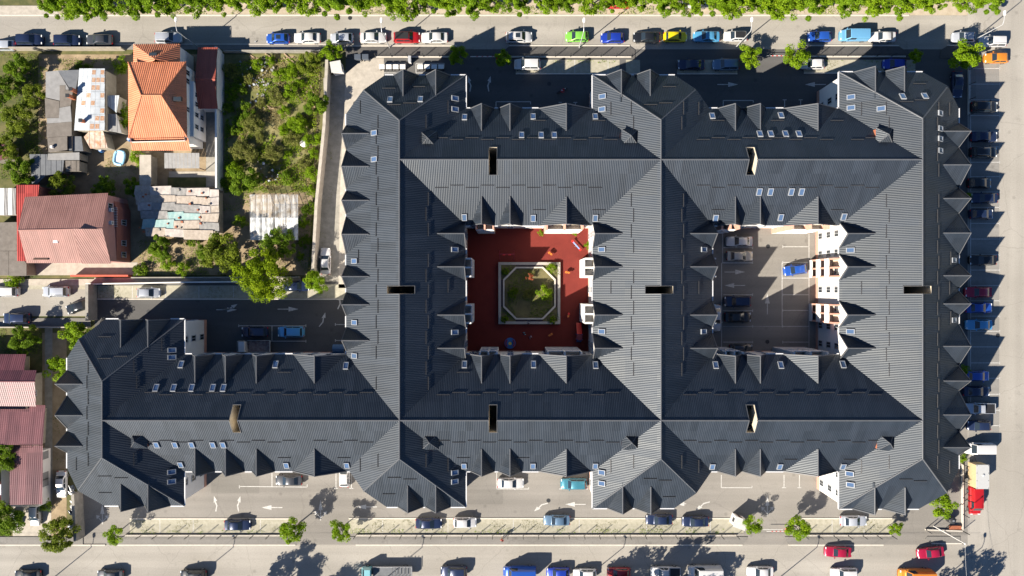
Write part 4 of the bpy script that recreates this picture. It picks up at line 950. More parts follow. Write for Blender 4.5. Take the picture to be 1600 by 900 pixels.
# glazed canopy
o = thing('glass_canopy', 'grey ribbed canopy roof below the orange-roofed house', 'canopy', P(285,250), absolute=True)
for k in range(9):
    x0 = 257+k*6.1; roof_part('roof_sheet', [P(x0,263,2.6), P(x0+5.8,263,2.6), P(x0+5.6,239,3.3), P(x0-.2,239,3.3)], M_felt2, o, .5, .01)
for x, y in ((259,262),(310,262)):
    p = P(x, y, 2.5); mb = MB(); mb.box(p.x-.06,p.y-.06,0,p.x+.06,p.y+.06,2.55); mb.build('post', M_brown, o)
sheet('terrace_slab', [rp(264,268,336,277)], M_conc, .02); sheet('terrace_lawn', [rp(262,277,332,292)], M_grassg, .0); sheet('house_drive', [rp(322,78,342,292)], M_concd, .004)
# annex by the street
o = thing('garage_annex', 'low garage with rust-red folded sheet roof beside the orange-roofed house', 'garage', P(325,122), absolute=True)
a, b, c, d, e, f = P(309,74,3.0), P(340.5,74,3.0), P(336,123.5,4.3), P(340.5,170,3.0), P(308,170,3.0), P(305,123.5,4.3)
roof_part('roof_slope', [a,b,c,f], M_brick_sheet, o, .3, .04); roof_part('roof_slope', [f,c,d,e], M_brick_sheet, o, .3, .04); cap3(o, f, c, M_brick_sheet, .08)
shell('wall', ccw([(a.x+.2,a.y-.2),(b.x-.2,b.y-.2),(d.x-.2,d.y+.2),(e.x+.2,e.y+.2)]), -.02, 3.0, M_white, o)
def wallrun(name, label, pts, z, th, m, cat='wall'):
    mb = MB()
    for p, q in zip(pts[:-1], pts[1:]):
        p, q = P(*p), P(*q); d = (q-p).normalized(); n = Vector((-d.y, d.x, 0))*th/2
        mb.prism([(v.x,v.y) for v in (p-n-d*.001, q-n, q+n, p+n-d*.001)], -.02, z)
    o = mb.build(name, m); return tag(o, label, cat)
wallrun('boundary_wall', 'long white rendered wall right of the orange-roofed house', [(346,80),(347,298)], 2.4, .3, M_white)
wallrun('boundary_wall', 'low grey wall between the top street and the yards', [(-100,78.5),(196,78.5)], 1.4, .25, M_shedwall)
wallrun('boundary_wall', 'low wall between the top street and the vacant plot', [(352,82),(506,82)], 1.0, .25, M_concd)
wallrun('retaining_wall', 'tall concrete wall along the vacant plot beside the path', [(516,100),(512,200),(500,320),(494,430)], 2.3, .5, M_conc)
wallrun('boundary_wall', 'thin white-topped wall along the lane parking bays', [(140,444),(300,441),(400,440)], 1.2, .2, M_white)
wallrun('boundary_wall', 'grey concrete wall across the end of the lane', [(150,444),(150,500)], 2.6, .5, M_concd)
wallrun('boundary_wall', 'red painted garden wall below the pink house', [(118,431),(207,431)], 1.4, .3, mat('red_paint', (.5,.09,.05), .7, var=.1))
wallrun('boundary_wall', 'tall grey wall at the bottom left corner of the complex', [(127,766),(131,838)], 2.4, .5, M_concd)
wallrun('boundary_wall', 'thin wall edging the lane footway', [(-50,511),(142,511)], 1.0, .2, M_conc)
wallrun('boundary_wall', 'long hedge-side wall below the back yards', [(210,434),(470,433)], 1.1, .2, M_concd)
# --- pink house
o = thing('pink_house', 'pink rendered house with dusky red gable roof', 'house', P(110,357), absolute=True)
ZP, ZQ = 6.2, 8.7
a, b, c, d = P(40,308,ZP), P(169,301.5,ZP), P(174,411,ZP), P(41.5,411,ZP); r1, r2 = P(28,359.5,ZQ), P(160,357,ZQ)
roof_part('roof_slope', [r1,r2,b,a], M_pink, o, .32, .03); roof_part('roof_slope', [d,c,r2,r1], M_pink, o, .32, .03); cap3(o, r1, r2, M_pink)
v0, v1, v2 = P(132,411.5,ZP+.1), P(173,411.5,ZP+.1), P(150,411.5,ZP+1.2); rt = P(146,360,ZQ+.06)
ring = ccw([(a.x+.3,a.y-.3),(b.x-.3,b.y-.3),(c.x-.3,c.y+.3),(d.x+.3,d.y+.3)]); w = shell('wall', ring, -.02, ZP+.1, M_pinkwall, o)
mb = MB(); p1, p2, p3 = Vector((b.x-.3,b.y-.3,ZP)), Vector((c.x-.3,c.y+.3,ZP)), Vector((r2.x-.05,r2.y,ZQ-.1)); mb.poly([p2,p1,p3]); mb.build('gable_wall', M_pinkwall, o)
mb = MB(); q = [P(140,362,ZQ-.05), P(131,411.3,ZP+.55), P(137,411.3,ZP+.02)]; mb.poly(q+[]); 
cr = roof_part('cross_gable_roof', [P(128,412,ZP+.75), P(173.5,412,ZP+.12), P(160,358,ZQ+.05), P(118,358,ZQ+.05)], M_pink, o, .32, .03)
mb = MB(); mb.poly([P(128,412,ZP+.75), P(118,358,ZQ+.05), P(118,358,ZQ-.1), P(129,412,ZP)]); mb.build('cheek', M_brown, o)
wx = P(204,380); ww = ccw([(b.x-.31,P(0,318).y),(wx.x,P(0,330).y),(wx.x,P(0,408).y),(b.x-.31,P(0,408).y)]); shell('wing_wall', ww, -.02, 4.2, M_darkpink, o, top=True)
for yy, zz in ((322,5.2),(345,5.2),(375,5.0),(395,5.0)): win(o, b.x-.26, P(0,yy,5).y, zz, 0, .9)
for yy in (348,380,398): win(o, wx.x+.04, P(0,yy,2).y, 2.2, 0, .9)
for s in range(12): p = P(181,325+s*2.6,4.3); mb = MB(); mb.box(p.x-.25,p.y-.04,4.25,p.x+.25,p.y+.04,4.4); mb.build('pergola_slat', M_white, o)
for yy in (328,348): p = P(172,yy,5.5); mb = MB(); mb.box(p.x,p.y-.3,5.2,p.x+.45,p.y+.3,5.9); q = mb.build('air_conditioner', M_white, o); mb = MB(); mb.tube([(p.x+.45,p.y,5.55),(p.x+.47,p.y,5.55)], .22, 14); mb.build('fan_grille', M_grey, q)
p = P(88,373.5,7.6); mb = MB(); mb.box(p.x-.4,p.y-.65,7.2,p.x+.4,p.y+.65,7.85); s = mb.build('skylight', M_frame, o); mb = MB(); mb.box(p.x-.3,p.y-.52,7.85,p.x+.3,p.y+.52,7.87); mb.build('pane', M_white, s)
mb = MB()
for k in range(11):
    for (yy, z) in ((312,ZP+.35),(403,ZP+.4)): pass
mb.box(*P(52,406,ZP+.45).xyz[:2], ZP+.35, P(78,404,ZP).x, P(0,405,ZP).y+.1, ZP+.55); mb.build('snow_guard', M_brown, o)
sheet('house_yard', [rp(50,410,215,430)], M_conc, .01)
o = thing('red_strip_annex', 'narrow annex with bright red ribbed sheet roof left of the pink house', 'annex', P(45,350), absolute=True)
roof_part('roof_slope', [P(27,408,4.6), P(44,408,4.6), P(62,289,4.6), P(25.5,289,4.6)], M_redsheet, o, .35, .07)
shell('wall', ccw(xy((29,406,4.6),(42,406,4.6),(60,291,4.6),(28,291,4.6))), -.02, 4.4, M_darkpink, o)
o = thing('striped_roof_shed', 'shed with white striped translucent roof at the left edge', 'shed', P(12,320), absolute=True)
for k in range(6): roof_part('roof_sheet', [P(-12+k*6.2,336,3.2), P(-6.2+k*6.2,336,3.2), P(-6.2+k*6.2,294,3.8), P(-12+k*6.2,294,3.8)], M_film if k % 2 == 0 else M_felt2, o, .5, .06)
shell('wall', ccw(xy((-10,335,3.3),(23.5,335,3.3),(23.5,296,3.3),(-10,296,3.3))), -.02, 3.1, M_shedwall, o)
o = thing('brown_felt_shed', 'flat shed with dark brown felt roof at the left edge', 'shed', P(12,390), absolute=True)
shell('wall', ccw(xy((-20,430,2.9),(39,430,2.9),(25,349,2.9),(-20,349,2.9))), -.02, 2.8, M_shedwall, o)
for q, m in (([(-20,348),(26,347),(26,392),(-20,392)], M_felt), ([(-20,392.4),(13,392.4),(13,430),(-20,430)], M_felt), ([(13.4,392.4),(26,392.4),(41,412),(41,431),(13.4,431)], M_felt)):
    mb = MB(); mb.prism(ccw([(P(x,y,3).x, P(x,y,3).y) for x, y in q]), 2.8, 2.95+.01*random.random()); mb.build('roof_panel', m, o)
# --- maroon houses bottom left
o = thing('maroon_roof_house', 'house with maroon sheet roof stepped at its corner', 'house', P(30,590), absolute=True)
z0, z1 = 4.4, 6.0
roof_part('roof_slope', [P(-40,595.5,z1), P(54.5,595.5,z1), P(57,578.5,z0+.6), P(-40,578.5,z0+.6)], M_maroon, o, .34, .035)
roof_part('roof_slope', [P(-40,578.5,z0+.6), P(37.5,578.5,z0+.6), P(41,553.5,z0-.4), P(-40,553.5,z0-.4)], M_maroon, o, .34, .035)
roof_part('roof_slope', [P(-40,634,z0), P(56,635,z0), P(54.5,596.5,z1), P(-40,596.5,z1)], M_maroon, o, .34, .035); cap3(o, P(-40,596,z1), P(54.5,596,z1), M_maroon)
shell('wall', ccw(xy((-40,633),(66,633),(66,582),(46,582),(46,557),(-40,557))), -.02, z0-.4, M_shedwall, o)
mb = MB(); q = [P(66,633),P(66,582)]; win(o, q[0].x+.05, P(0,612).y, 2.2, 0, .9)
o = thing('maroon_barn', 'long low building with wide flat maroon sheet roof', 'house', P(30,665), absolute=True)
roof_part('roof_slope', [P(-40,695,4.5), P(66.5,695,4.5), P(71,633,3.5), P(-40,633.5,3.5)], M_maroon, o, .34, .035); shell('wall', ccw(xy((-40,692),(71,692),(73,637),(-40,637))), -.02, 3.3, M_shedwall, o)
o = thing('maroon_shed', 'white-walled building with plum sheet roof beside the two white cars', 'house', P(42,745), absolute=True)
roof_part('roof_slope', [P(15.5,789,4.2), P(66.5,788,4.2), P(67,696,3.2), P(15,696,3.2)], M_maroon, o, .34, .035); shell('wall', ccw(xy((22,783),(79,783),(79,700),(22,700))), -.02, 3.05, M_white, o)
for yy in (706,738,748): p = P(79,yy); mb = MB(); mb.box(p.x,p.y-.9,.6,p.x+.06,p.y+.4,2.4); mb.build('shutter', M_felt2, o)
o = thing('left_edge_hut', 'small red-brown hut roof with a white panel at the left edge', 'shed', P(2,770), absolute=True)
shell('wall', ccw(xy((-20,780),(12,780),(12,752),(-20,752))), -.02, 2.2, M_darkpink, o, top=True); mb = MB(); p = P(2,765,2.3); mb.box(p.x-.8,p.y-.9,2.22,p.x+.5,p.y+.9,2.4); mb.build('roof_panel', M_tin, o)
# --- patchwork sheds top left
o = thing('patchwork_roof_house', 'old house with patchwork grey and brown felt roof', 'house', P(92,175), absolute=True)
shell('wall', ccw(xy((74,237,3),(112,237,3),(112,113,3),(73,113,3))), -.02, 3.0, M_shedwall, o)
PT = [([(71,112),(90,110),(108,140),(102,140),(102,133),(93,133),(93,157),(71,152)],M_felt2),([(90,110),(124,109),(118,140),(110,140)],M_felt3),([(93,133.3),(101.7,133.3),(101.7,140.3),(114,140.3),(110,165),(93,168),(93,157)],M_felt),([(70,153),(92.5,158),(92.5,184),(71,184)],M_felt),
      ([(93,168.5),(110,165.5),(112,190),(73,193),(73,184.5),(92,184.5)],M_felt2),([(73,193.3),(112,190.3),(112,212),(73,215)],M_felt),([(74,215.3),(105,212.8),(105,234),(76,238)],M_felt)]
for k, (q, m) in enumerate(PT):
    mb = MB(); r = ccw([(P(x,y,3.2).x, P(x,y,3.2).y) for x, y in q]); mb.prism(r, 3.0+k*.003, 3.14+k*.015); mb.build('roof_panel', m, o)
p = P(82,230,3.3); mb = MB(); mb.box(p.x-.2,p.y-.2,3.1,p.x+.2,p.y+.2,3.7); mb.build('chimney', M_white, o)
o = thing('tin_roof_house', 'old house with pale blue tin roof spotted with rust', 'house', P(140,155), absolute=True)
shell('wall', ccw(xy((118,203,3.5),(163,203,3.5),(163,109,3.5),(125,109,3.5))), -.02, 3.2, M_shedwall, o)
rows = [107,119,131,143,155,167,179,191,204]
for i in range(8):
    for j in range(6):
        t0, t1 = rows[i], rows[i+1]; l0 = 124-(t0-107)*.085; l1 = 124-(t1-107)*.085; w0 = (164-l0)/6; w1 = (163.5-l1)/6
        zz = lambda u: 3.9-abs(u-.5)*.6
        q = [P(l1+w1*j,t1-.25,zz(j/6)), P(l1+w1*(j+1)-.25,t1-.25,zz((j+1)/6)), P(l0+w0*(j+1)-.25,t0,zz((j+1)/6)), P(l0+w0*j,t0,zz(j/6))]
        rusty = (i,j) in ((0,3),(0,5),(1,4),(1,5),(2,3),(2,4),(3,2),(3,5),(4,1),(4,3),(5,5),(6,4),(6,5),(7,3),(7,4),(1,3))
        mb = MB(); mb.poly(q); mb.poly([v-Vector((0,0,.03)) for v in q[::-1]]); mb.build('roof_sheet', M_tin, o)
        if rusty:
            c = sum(q, Vector())/4; mb = MB(); mb.poly([c+(v-c)*.86*Vector((1,.62,1))+Vector((0,0,.012)) if False else Vector((c.x+(v.x-c.x)*.85, c.y+(v.y-c.y)*.6, c.z+(v.z-c.z)*.85+.012)) for v in q]); mb.build('rust_patch', M_rust, o)
for x, y, h in ((117,142,1.1),(112,152,1.1),(131,190,.9)):
    p = P(x, y, 3.8); mb = MB(); mb.box(p.x-.25,p.y-.25,3.0,p.x+.25,p.y+.25,3.8+h); q = mb.build('chimney', M_brick, o); mb = MB(); mb.box(p.x-.3,p.y-.3,3.8+h+.001,p.x+.3,p.y+.3,3.9+h); mb.build('chimney_cap', M_dark, q)
for name, lab, q, z, m in [('rusty_roof_shed','lean-to with rust mottled tin roof below the pale blue roof',[(131,214),(142,202),(161,205),(168,231),(141,232)],2.6,M_rust2),('grey_lean_to','small pale grey lean-to roof right of the rusty tin roof',[(165,157),(169,149),(186,149),(182,176),(166,164)],2.6,M_tin),
     ('grey_lean_to','dull grey sloping lean-to roof above the paddling pool',[(167,178),(182,178),(190,208),(166,204)],2.5,M_felt2),('metal_sheet_shed','shed with shiny dark metal sheet roof below the patchwork roof',[(105,213),(127,213),(130,236),(108,236)],2.7,M_felt3),
     ('long_flat_shed','long flat grey shed below the patchwork roof',[(75,240),(124,238),(124,250),(74,250)],2.6,M_felt2),('flat_dark_shed','wide flat slate-grey shed roof at the left',[(46,241),(74,241),(74,250.5),(100,250.5),(98,270),(72,274),(58,287),(50,287)],2.5,M_felt3),
     ('brown_cube_shed','small brown square shed roof beside the slate-grey roof',[(102,251),(124,251),(124,268),(103,268)],2.4,M_felt),('plum_shed','small plum shed roof cut by the left edge',[(-10,226),(13,226),(13,246),(-10,254)],2.6,M_maroon),
     ('white_box_shed','narrow pale concrete shed below the orange-roofed house',[(218,242),(236,242),(236,289),(218,289)],2.3,M_conc)]:
    o = thing(name, lab, 'shed', P(sum(a for a,_ in q)/len(q), sum(b for _,b in q)/len(q)), absolute=True)
    r = ccw([(P(x,y,z).x, P(x,y,z).y) for x, y in q]); shell('wall', inset(r, .12), -.02, z-.1, M_shedwall, o)
    mb = MB(); mb.prism(r, z-.1, z, bottom=True); mb.build('roof', m, o)
    if 'rusty' in name or 'slate' in lab or 'lean_to' in name:
        xs = [v[0] for v in r]; x = min(xs)+.9
        while x < max(xs)-.3:
            ys = clip(clip(r, 1,0,-x), -1,0,x+.06)
            if len(ys) > 2: mb = MB(); mb.prism(ys if area(ys) > 0 else ys[::-1], z+.001, z+.04); mb.build('standing_seam', m, o)
            x += .9
# --- scrap roofed shed
o = thing('scrap_roof_shed', 'long shed roofed with overlapping scrap sheets, tan, grey and turquoise', 'shed', P(276,330), absolute=True)
shell('wall', ccw(xy((236,368,2.6),(339,363,2.6),(338,299,2.6),(214,294,2.6))), -.02, 2.4, M_shedwall, o)
rng = random.Random(4); k = 0
for i in range(6):
    y0 = 290+i*13; x = 211+(0 if i < 2 else 4*i-4) 
    while x < 338:
        w_ = rng.uniform(16,46); x1 = min(341, x+w_); dy = (x-211)*.05
        turq = (i == 3 and 258 < x < 300) or (i == 4 and x < 250)
        m = M_scrapT if turq else rng.choice([M_scrapA,M_scrapB,M_scrapC,M_scrapA,M_scrapB,M_scrapC])
        zz = 2.6+rng.uniform(-.03,.05)+.02*i; j1, j2, j3 = rng.uniform(-2.5,2.5), rng.uniform(-1.5,1.5), rng.uniform(-2,2); q = [P(x+j3,y0+14.5+dy+j1,zz+.0), P(x1+1+j3,y0+14.5+dy+j1+j2,zz), P(x1+1-j3*.3,y0+dy+j2,zz+.14), P(x-j3*.3,y0+dy,zz+.14)]
        roof_part('roof_sheet', q, m, o, .22, .03); k += 1; x = x1
for j in range(26):
    p = P(rng.uniform(216,336), rng.uniform(296,364), 2.9); mb = MB(); s = rng.uniform(.08,.2); mb.prism([(p.x-s,p.y-s*.7),(p.x+s,p.y-s),(p.x+s*.7,p.y+s),(p.x-s,p.y+s*.8)], 2.76, 2.95); mb.build('ballast_stone', M_brick if j % 3 else M_concd, o)
# --- greenhouse
o = thing('greenhouse', 'plastic film greenhouse with a central ridge beside the hedge', 'greenhouse', P(428,340), absolute=True)
mfilm, nt, b = nodes('clear_film'); b.inputs['Base Color'].default_value = (.8,.83,.84,1); b.inputs['Roughness'].default_value = .3; b.inputs['Alpha'].default_value = .55
tcn = nt.nodes.new('ShaderNodeTexCoord'); nn = nt.nodes.new('ShaderNodeTexNoise'); nn.inputs['Scale'].default_value = .9; rr = nt.nodes.new('ShaderNodeMapRange'); rr.inputs[1].default_value = .35; rr.inputs[2].default_value = .65; rr.inputs[3].default_value = .35; rr.inputs[4].default_value = .85
nt.links.new(tcn.outputs['Object'], nn.inputs['Vector']); nt.links.new(nn.outputs['Fac'], rr.inputs[0]); nt.links.new(rr.outputs[0], b.inputs['Alpha'])
mfilm2 = mfilm.copy(); mfilm2.name = 'thin_clear_film'
for nd in mfilm2.node_tree.nodes:
    if nd.type == 'MAP_RANGE': nd.inputs[3].default_value = .12; nd.inputs[4].default_value = .5
for k in range(8):
    x0 = 391+k*9.0+(2.4 if k > 3 else 0)
    
    for (ya, za, yb, zb) in ((304,1.9,340,2.7),(340.5,2.7,375,1.9)):
        mb = MB(); n_ = 5; pts = [[P(x0+.3+(8.7*i/n_), ya+(yb-ya)*j/3, za+(zb-za)*j/3) + Vector((0,0,rng.uniform(-.06,.06) + (.12*sin(pi*i/n_)))) for i in range(n_+1)] for j in range(4)]
        for j in range(3):
            for i in range(n_): mb.poly([pts[j+1][i], pts[j+1][i+1], pts[j][i+1], pts[j][i]])
        mb.build('film_panel', mfilm if ya > 330 else mfilm2, o, 60)
for k in range(9):
    x0 = 391+k*9.3; mb = MB(); mb.tube([P(x0,304,0),P(x0,304,1.9),P(x0,340,2.7),P(x0,375,1.9),P(x0,375,0)], .035, 5); mb.build('hoop', M_galv, o)
mb = MB(); mb.tube([P(391,340,2.72),P(466,340,2.72)], .04, 5); mb.build('ridge_bar', M_galv, o)
for k in range(8):
    x0 = 391+k*9.3
    if True:
        a, b2 = P(x0,375,.02), P(x0+8.8,375,.02); mb = MB(); mb.poly([a,b2,b2+Vector((0,0,1.85)),a+Vector((0,0,1.85))]); mb.build('side_film', mfilm, o)
# --- pool, tank, rubbish
p = P(188,247); o = thing('paddling_pool', 'light blue inflatable paddling pool with white water surface', 'pool', (p.x,p.y,0), radians(80))
mb = MB(); n_ = 28; oval = lambda a, b, t: (a*cos(t)*abs(cos(t))**-.35 if abs(cos(t)) > 1e-3 else 0, b*sin(t)*abs(sin(t))**-.35 if abs(sin(t)) > 1e-3 else 0)
mb.tube([(*oval(1.15,.85,2*pi*k/n_+.01), .28) for k in range(n_+1)], .24, 8, cap=False); mb.build('ring', mat('pool_vinyl', (.32,.6,.85), .35, var=.1), o, 60)
mb = MB(); mb.poly([(*oval(1.1,.8,2*pi*k/n_+.01), .3) for k in range(n_)]); mb.build('water', mat('pool_water', (.62,.76,.85), .08, var=.05), o)
p = P(476,223); o = thing('white_tarp_bag', 'crumpled white bag lying in the vacant plot', 'bag', (p.x,p.y,0), .3)
mb = MB(); mb.lathe([(.7,0),(.85,.25),(.7,.5),(.3,.62)], 9); mb.build('bag', M_white, o, 60); mb = MB(); mb.box(.55,-.7,.05,.8,-.2,.15); mb.build('strap', M_blue, o)
for px, py, m, lab in ((205,219,M_blue,'blue barrel at the corner of the orange-roofed house'),(161,236,M_blue,'blue tub beside the rusty lean-to')):
    p = P(px,py); o = thing('water_barrel', lab, 'barrel', (p.x,p.y,0)); mb = MB(); mb.lathe([(.3,0),(.36,.3),(.36,.6),(.3,.9)], 14); mb.build('drum', m, o, 40); mb = MB(); mb.lathe([(.24,.9),(.24,.93)], 12); mb.build('water', M_tin, o)
rng = random.Random(11); M_plank = mat('weathered_planks', (.36,.26,.17), .9, var=.25, scale=5)
for k, (x, y) in enumerate([(408,92),(418,95),(412,98),(425,91),(445,92),(451,97),(455,94),(488,140),(489,152),(491,165),(417,165),(422,170),(400,92),(398,97)]):
    p = P(x, y); o = thing('loose_plank', 'weathered timber plank discarded in the vacant plot', 'plank', (p.x,p.y,.05+.03*(k%4)), rng.uniform(-.9,.9)+(pi/2 if 488 <= x <= 491 else 0), 'discarded planks in the vacant plot')
    mb = MB(); L_ = rng.uniform(.9,1.8); mb.box(-L_,-.1,.0,L_,.1,.06); mb.build('board', M_plank, o); mb = MB(); mb.box(-L_*.6,-.18,-.05,-L_*.5,.18,0); mb.build('batten', M_plank, o)
rub = []
for k in range(80):
    x, y = (rng.gauss(402,14), rng.gauss(118,22)) if k < 55 else (rng.gauss(415,14), rng.gauss(275,9))
    rub.append((x, y))
mbs = [MB() for _ in range(3)]
for k, (x, y) in enumerate(rub):
    p = P(x, y); s = rng.uniform(.08,.28); a = rng.uniform(0,6.3); pts = [(p.x+s*cos(a+t)*rng.uniform(.6,1.3), p.y+s*sin(a+t)*rng.uniform(.6,1.3)) for t in (0,1.3,2.9,4.4)]
    mbs[k%3].prism(pts, .1, .25+rng.uniform(0,.25))
for mb, m, nm, lb in zip(mbs, (M_tin, M_concd, M_felt2), ('white_litter','rubble','tin_litter'), ('scattered white litter in the vacant plot','grey rubble scattered in the vacant plot','pale metal scraps scattered in the vacant plot')):
    tag(mb.build(nm, m), lb, 'litter', kind='stuff')

# ------------------------------------------------------------------ vehicles
M_cglass = mat('car_glass', (0.02, 0.03, 0.04), 0.06, spec=0.9)
M_tyre = mat('tyre_rubber', (0.02, 0.02, 0.02), 0.85, var=.1); M_rim = mat('alloy_rim', (0.45, 0.46, 0.48), 0.3, metal=.8, var=.05)
M_head = mat('headlight_glass', (0.75, 0.78, 0.8), 0.1, var=.02); M_tail = mat('tail_light', (0.45, 0.02, 0.02), 0.2, var=.05); M_trim = mat('black_trim', (0.02,0.02,0.022), .5, var=.1)
PAINT = {'white':(.60,.60,.60),'silver':(.46,.49,.54),'grey':(.18,.2,.23),'dark grey':(.06,.065,.075),'black':(.018,.02,.024),'navy':(.018,.03,.075),'blue':(.02,.09,.42),'royal blue':(.015,.045,.36),'light blue':(.16,.42,.68),'sky blue':(.10,.36,.62),'teal':(.05,.20,.27),
         'red':(.50,.015,.02),'dark red':(.28,.012,.02),'crimson':(.38,.012,.05),'green':(.22,.58,.08),'yellow':(.75,.60,.01),'orange':(.72,.25,.03),'beige':(.48,.44,.37),'steel blue':(.12,.2,.3),'turquoise':(.2,.45,.5)}
def paint(c): return mat('car_paint_'+c.replace(' ','_'), PAINT[c], .28, metal=.15 if c in ('white','yellow') else .3, coat=.7, var=.02, scale=.5)
KIND = {  # L, W, H, belt, hood, deck, windscreen base, roof front, roof rear, rear glass base
 'hatch':(4.05,1.76,1.48,.95,.86,.95,1.02,.30,-1.30,-1.78),
 'sedan':(4.6,1.80,1.44,.95,.86,.93,.98,.22,-1.05,-1.68),
 'suv':(4.6,1.88,1.68,1.08,.98,1.05,1.08,.42,-1.78,-2.08),
 'van':(4.95,1.95,1.98,1.18,1.08,1.15,1.62,.95,-2.28,-2.42),
 'bigvan':(5.7,2.08,2.55,1.35,1.25,1.3,1.95,1.35,-2.7,-2.8),
 'pickup':(5.1,1.88,1.70,1.05,.98,1.0,1.35,.75,-.35,-.62)}
def loft(mb, secs, cap=True):
    n = len(secs[0]); i = len(mb.v)
    for s in secs: mb.v += s
    for k in range(len(secs)-1):
        for q in range(n-1): mb.face([i+k*n+q, i+(k+1)*n+q, i+(k+1)*n+q+1, i+k*n+q+1])
        mb.face([i+k*n+n-1, i+(k+1)*n+n-1, i+(k+1)*n, i+k*n])
    if cap: mb.face([i+q for q in range(n)]); mb.face([i+(len(secs)-1)*n+q for q in reversed(range(n))])
def car_parts(kind):
    L, W, H, bz, hz, dz, x1, x2, x3, x4 = KIND[kind]; w = W/2; zb = .22; out = {}
    mb = MB()
    boxy = kind in ('van','bigvan')
    st = [(L/2,.66,.58),(L/2-.1,.82,.68),(L/2-.35,.93,hz*.93),(L/2-.8,.98,hz),(x1,1.0,bz),(0,1.0,bz),(x4+.15,1.0,bz*.5+dz*.5),(x4-.05 if x4-.05 > -L/2+.3 else -L/2+.32,.985,dz),(-L/2+.14,.93 if not boxy else .97,dz-.04),(-L/2,.80 if not boxy else .92,dz-.28)]
    secs = []
    for x, f, zt in st:
        h = w*f; half = [(h*.86,zb),(h,zb+.2),(h,zt-.26),(h*.975,zt-.1),(h*.88,zt-.015),(h*.5,zt+.015)]
        secs.append([(x,y,z) for y,z in half]+[(x,-y,z) for y,z in half[::-1]])
    loft(mb, secs)
    wb = w*.9; wr = w*(.72 if not boxy else .82)
    def csec(x, z, f):     # f 0 at the belt, 1 at the roof
        a = wb+(wr-wb)*f
        half = [(wb,bz-.08),(wb,bz-.03),(a*1.0,max(bz-.02,z-.09)),(a*.93,max(bz-.01,z-.02)),(a*.6,z+.015)]
        return [(x,y,zz) for y,zz in half]+[(x,-y,zz) for y,zz in half[::-1]]
    loft(mb, [csec(x1,bz,0),csec(x2,H-.05,.95),csec((x2+x3)/2,H,1),csec(x3,H-.05,.95),csec(x4,dz+.02,0.05)])
    if kind == 'pickup':
        mb.box(-L/2+.05,-w*.93,dz-.1,-.7,-w*.86,dz+.12); mb.box(-L/2+.05,w*.86,dz-.1,-.7,w*.93,dz+.12); mb.box(-L/2+.05,-w*.86,dz-.1,-L/2+.12,w*.86,dz+.12)
    out['body'] = mb.mesh('body', [M_trim], 38)
    def panel(xa, za, fa, xb, zb_, fb, name, k0=.1, k1=.9):
        mb = MB(); n = Vector((-(zb_-za),0,(xb-xa))); n = n.normalized()*(1 if (xb-xa) > 0 else -1); 
        if n.z < 0: n = -n
        rows = []
        for k in (k0,k1):
            x = xa+(xb-xa)*k; z = za+(zb_-za)*k; a = (wb+(wr-wb)*(fa+(fb-fa)*k))*.86
            rows.append([Vector((x,y*a,z+.018*(1-abs(y))))+n*.022 for y in (-1,-.5,0,.5,1)])
        for q in range(4): mb.poly([rows[0][q],rows[0][q+1],rows[1][q+1],rows[1][q]])
        return mb.mesh(name, M_cglass, 60)
    out['windshield'] = panel(x1,bz,0,x2,H-.05,.95,'windshield'); out['rear_window'] = panel(x4,dz+.02,.05,x3,H-.05,.95,'rear_window',.18,.88)
    for s, nm in ((1,'side_window'),(-1,'side_window')):
        mb = MB()
        def yy(z): 
            f = min(1,max(0,(z-bz)/(H-bz))); return s*((wb+(wr-wb)*f)+.02)
        zt = H-.17; zl = bz+.04; xm = (x1+x4)/2+.05; rear_end = x4+.3 if kind not in ('bigvan','van') else x2-1.0
        fr = x1-.3*(x1-x2); pf = (x2-.02); pr = max(x3+.12, rear_end-.0) if kind in ('bigvan','van') else x3+.1
        for a, b, c, d in ((xm+.05,fr,pf,xm+.05),(rear_end,xm-.05,xm-.05,pr)) if kind not in ('bigvan','van') else ((rear_end,fr,pf,pr),):
            q = [(a,yy(zl),zl),(b,yy(zl),zl),(c,yy(zt),zt),(d,yy(zt),zt)]; mb.poly(q if s < 0 else q[::-1])
        out[nm+('' if s > 0 else '_')] = mb.mesh('side_window', M_cglass)
    r = .31 if kind not in ('van','bigvan','suv','pickup') else .36
    mb = MB(); mb.tube([(0,-.11,0),(0,-.08,0),(0,.08,0),(0,.11,0)], [r*.9,r,r,r*.9], 16); out['wheel'] = mb.mesh('wheel', M_tyre, 40)
    mb = MB(); mb.tube([(0,-.118,0),(0,.118,0)], r*.62, 12); out['rim'] = mb.mesh('rim', M_rim)
    out['_w'] = [(s*(L*.31), t*(w-.1), r) for s in (1,-1) for t in (1,-1)]
    mb = MB(); mb.box(-.09,-.17,-.06,.05,.17,.06); out['headlight'] = mb.mesh('headlight', M_head); mb = MB(); mb.box(-.05,-.14,-.08,.09,.14,.08); out['tail_light'] = mb.mesh('tail_light', M_tail)
    out['_h'] = [(L/2-.16, t*w*.66, hz*.8) for t in (1,-1)]; out['_t'] = [(-L/2+.05, t*w*.7, dz-.22) for t in (1,-1)]
    mb = MB(); mb.prism([(-.08,-.1),(.08,-.08),(.08,.08),(-.08,.1)], -.06, .08, bottom=True); out['mirror'] = mb.mesh('mirror', M_trim); out['_m'] = [(x1-.28, t*(w+.06), bz+.06) for t in (1,-1)]
    mb = MB(); rw = wr*.86
    for s in (-1,1): mb.tube([(x2-.1,s*rw,H+.03),(x3+.1,s*rw,H+.03)], .022, 5)
    out['roof_rail'] = mb.mesh('roof_rail', M_grey); mb = MB(); mb.box(x2-1.0,-wr*.55,H-.02,x2-.25,wr*.55,H+.025); out['sunroof'] = mb.mesh('sunroof', M_cglass)
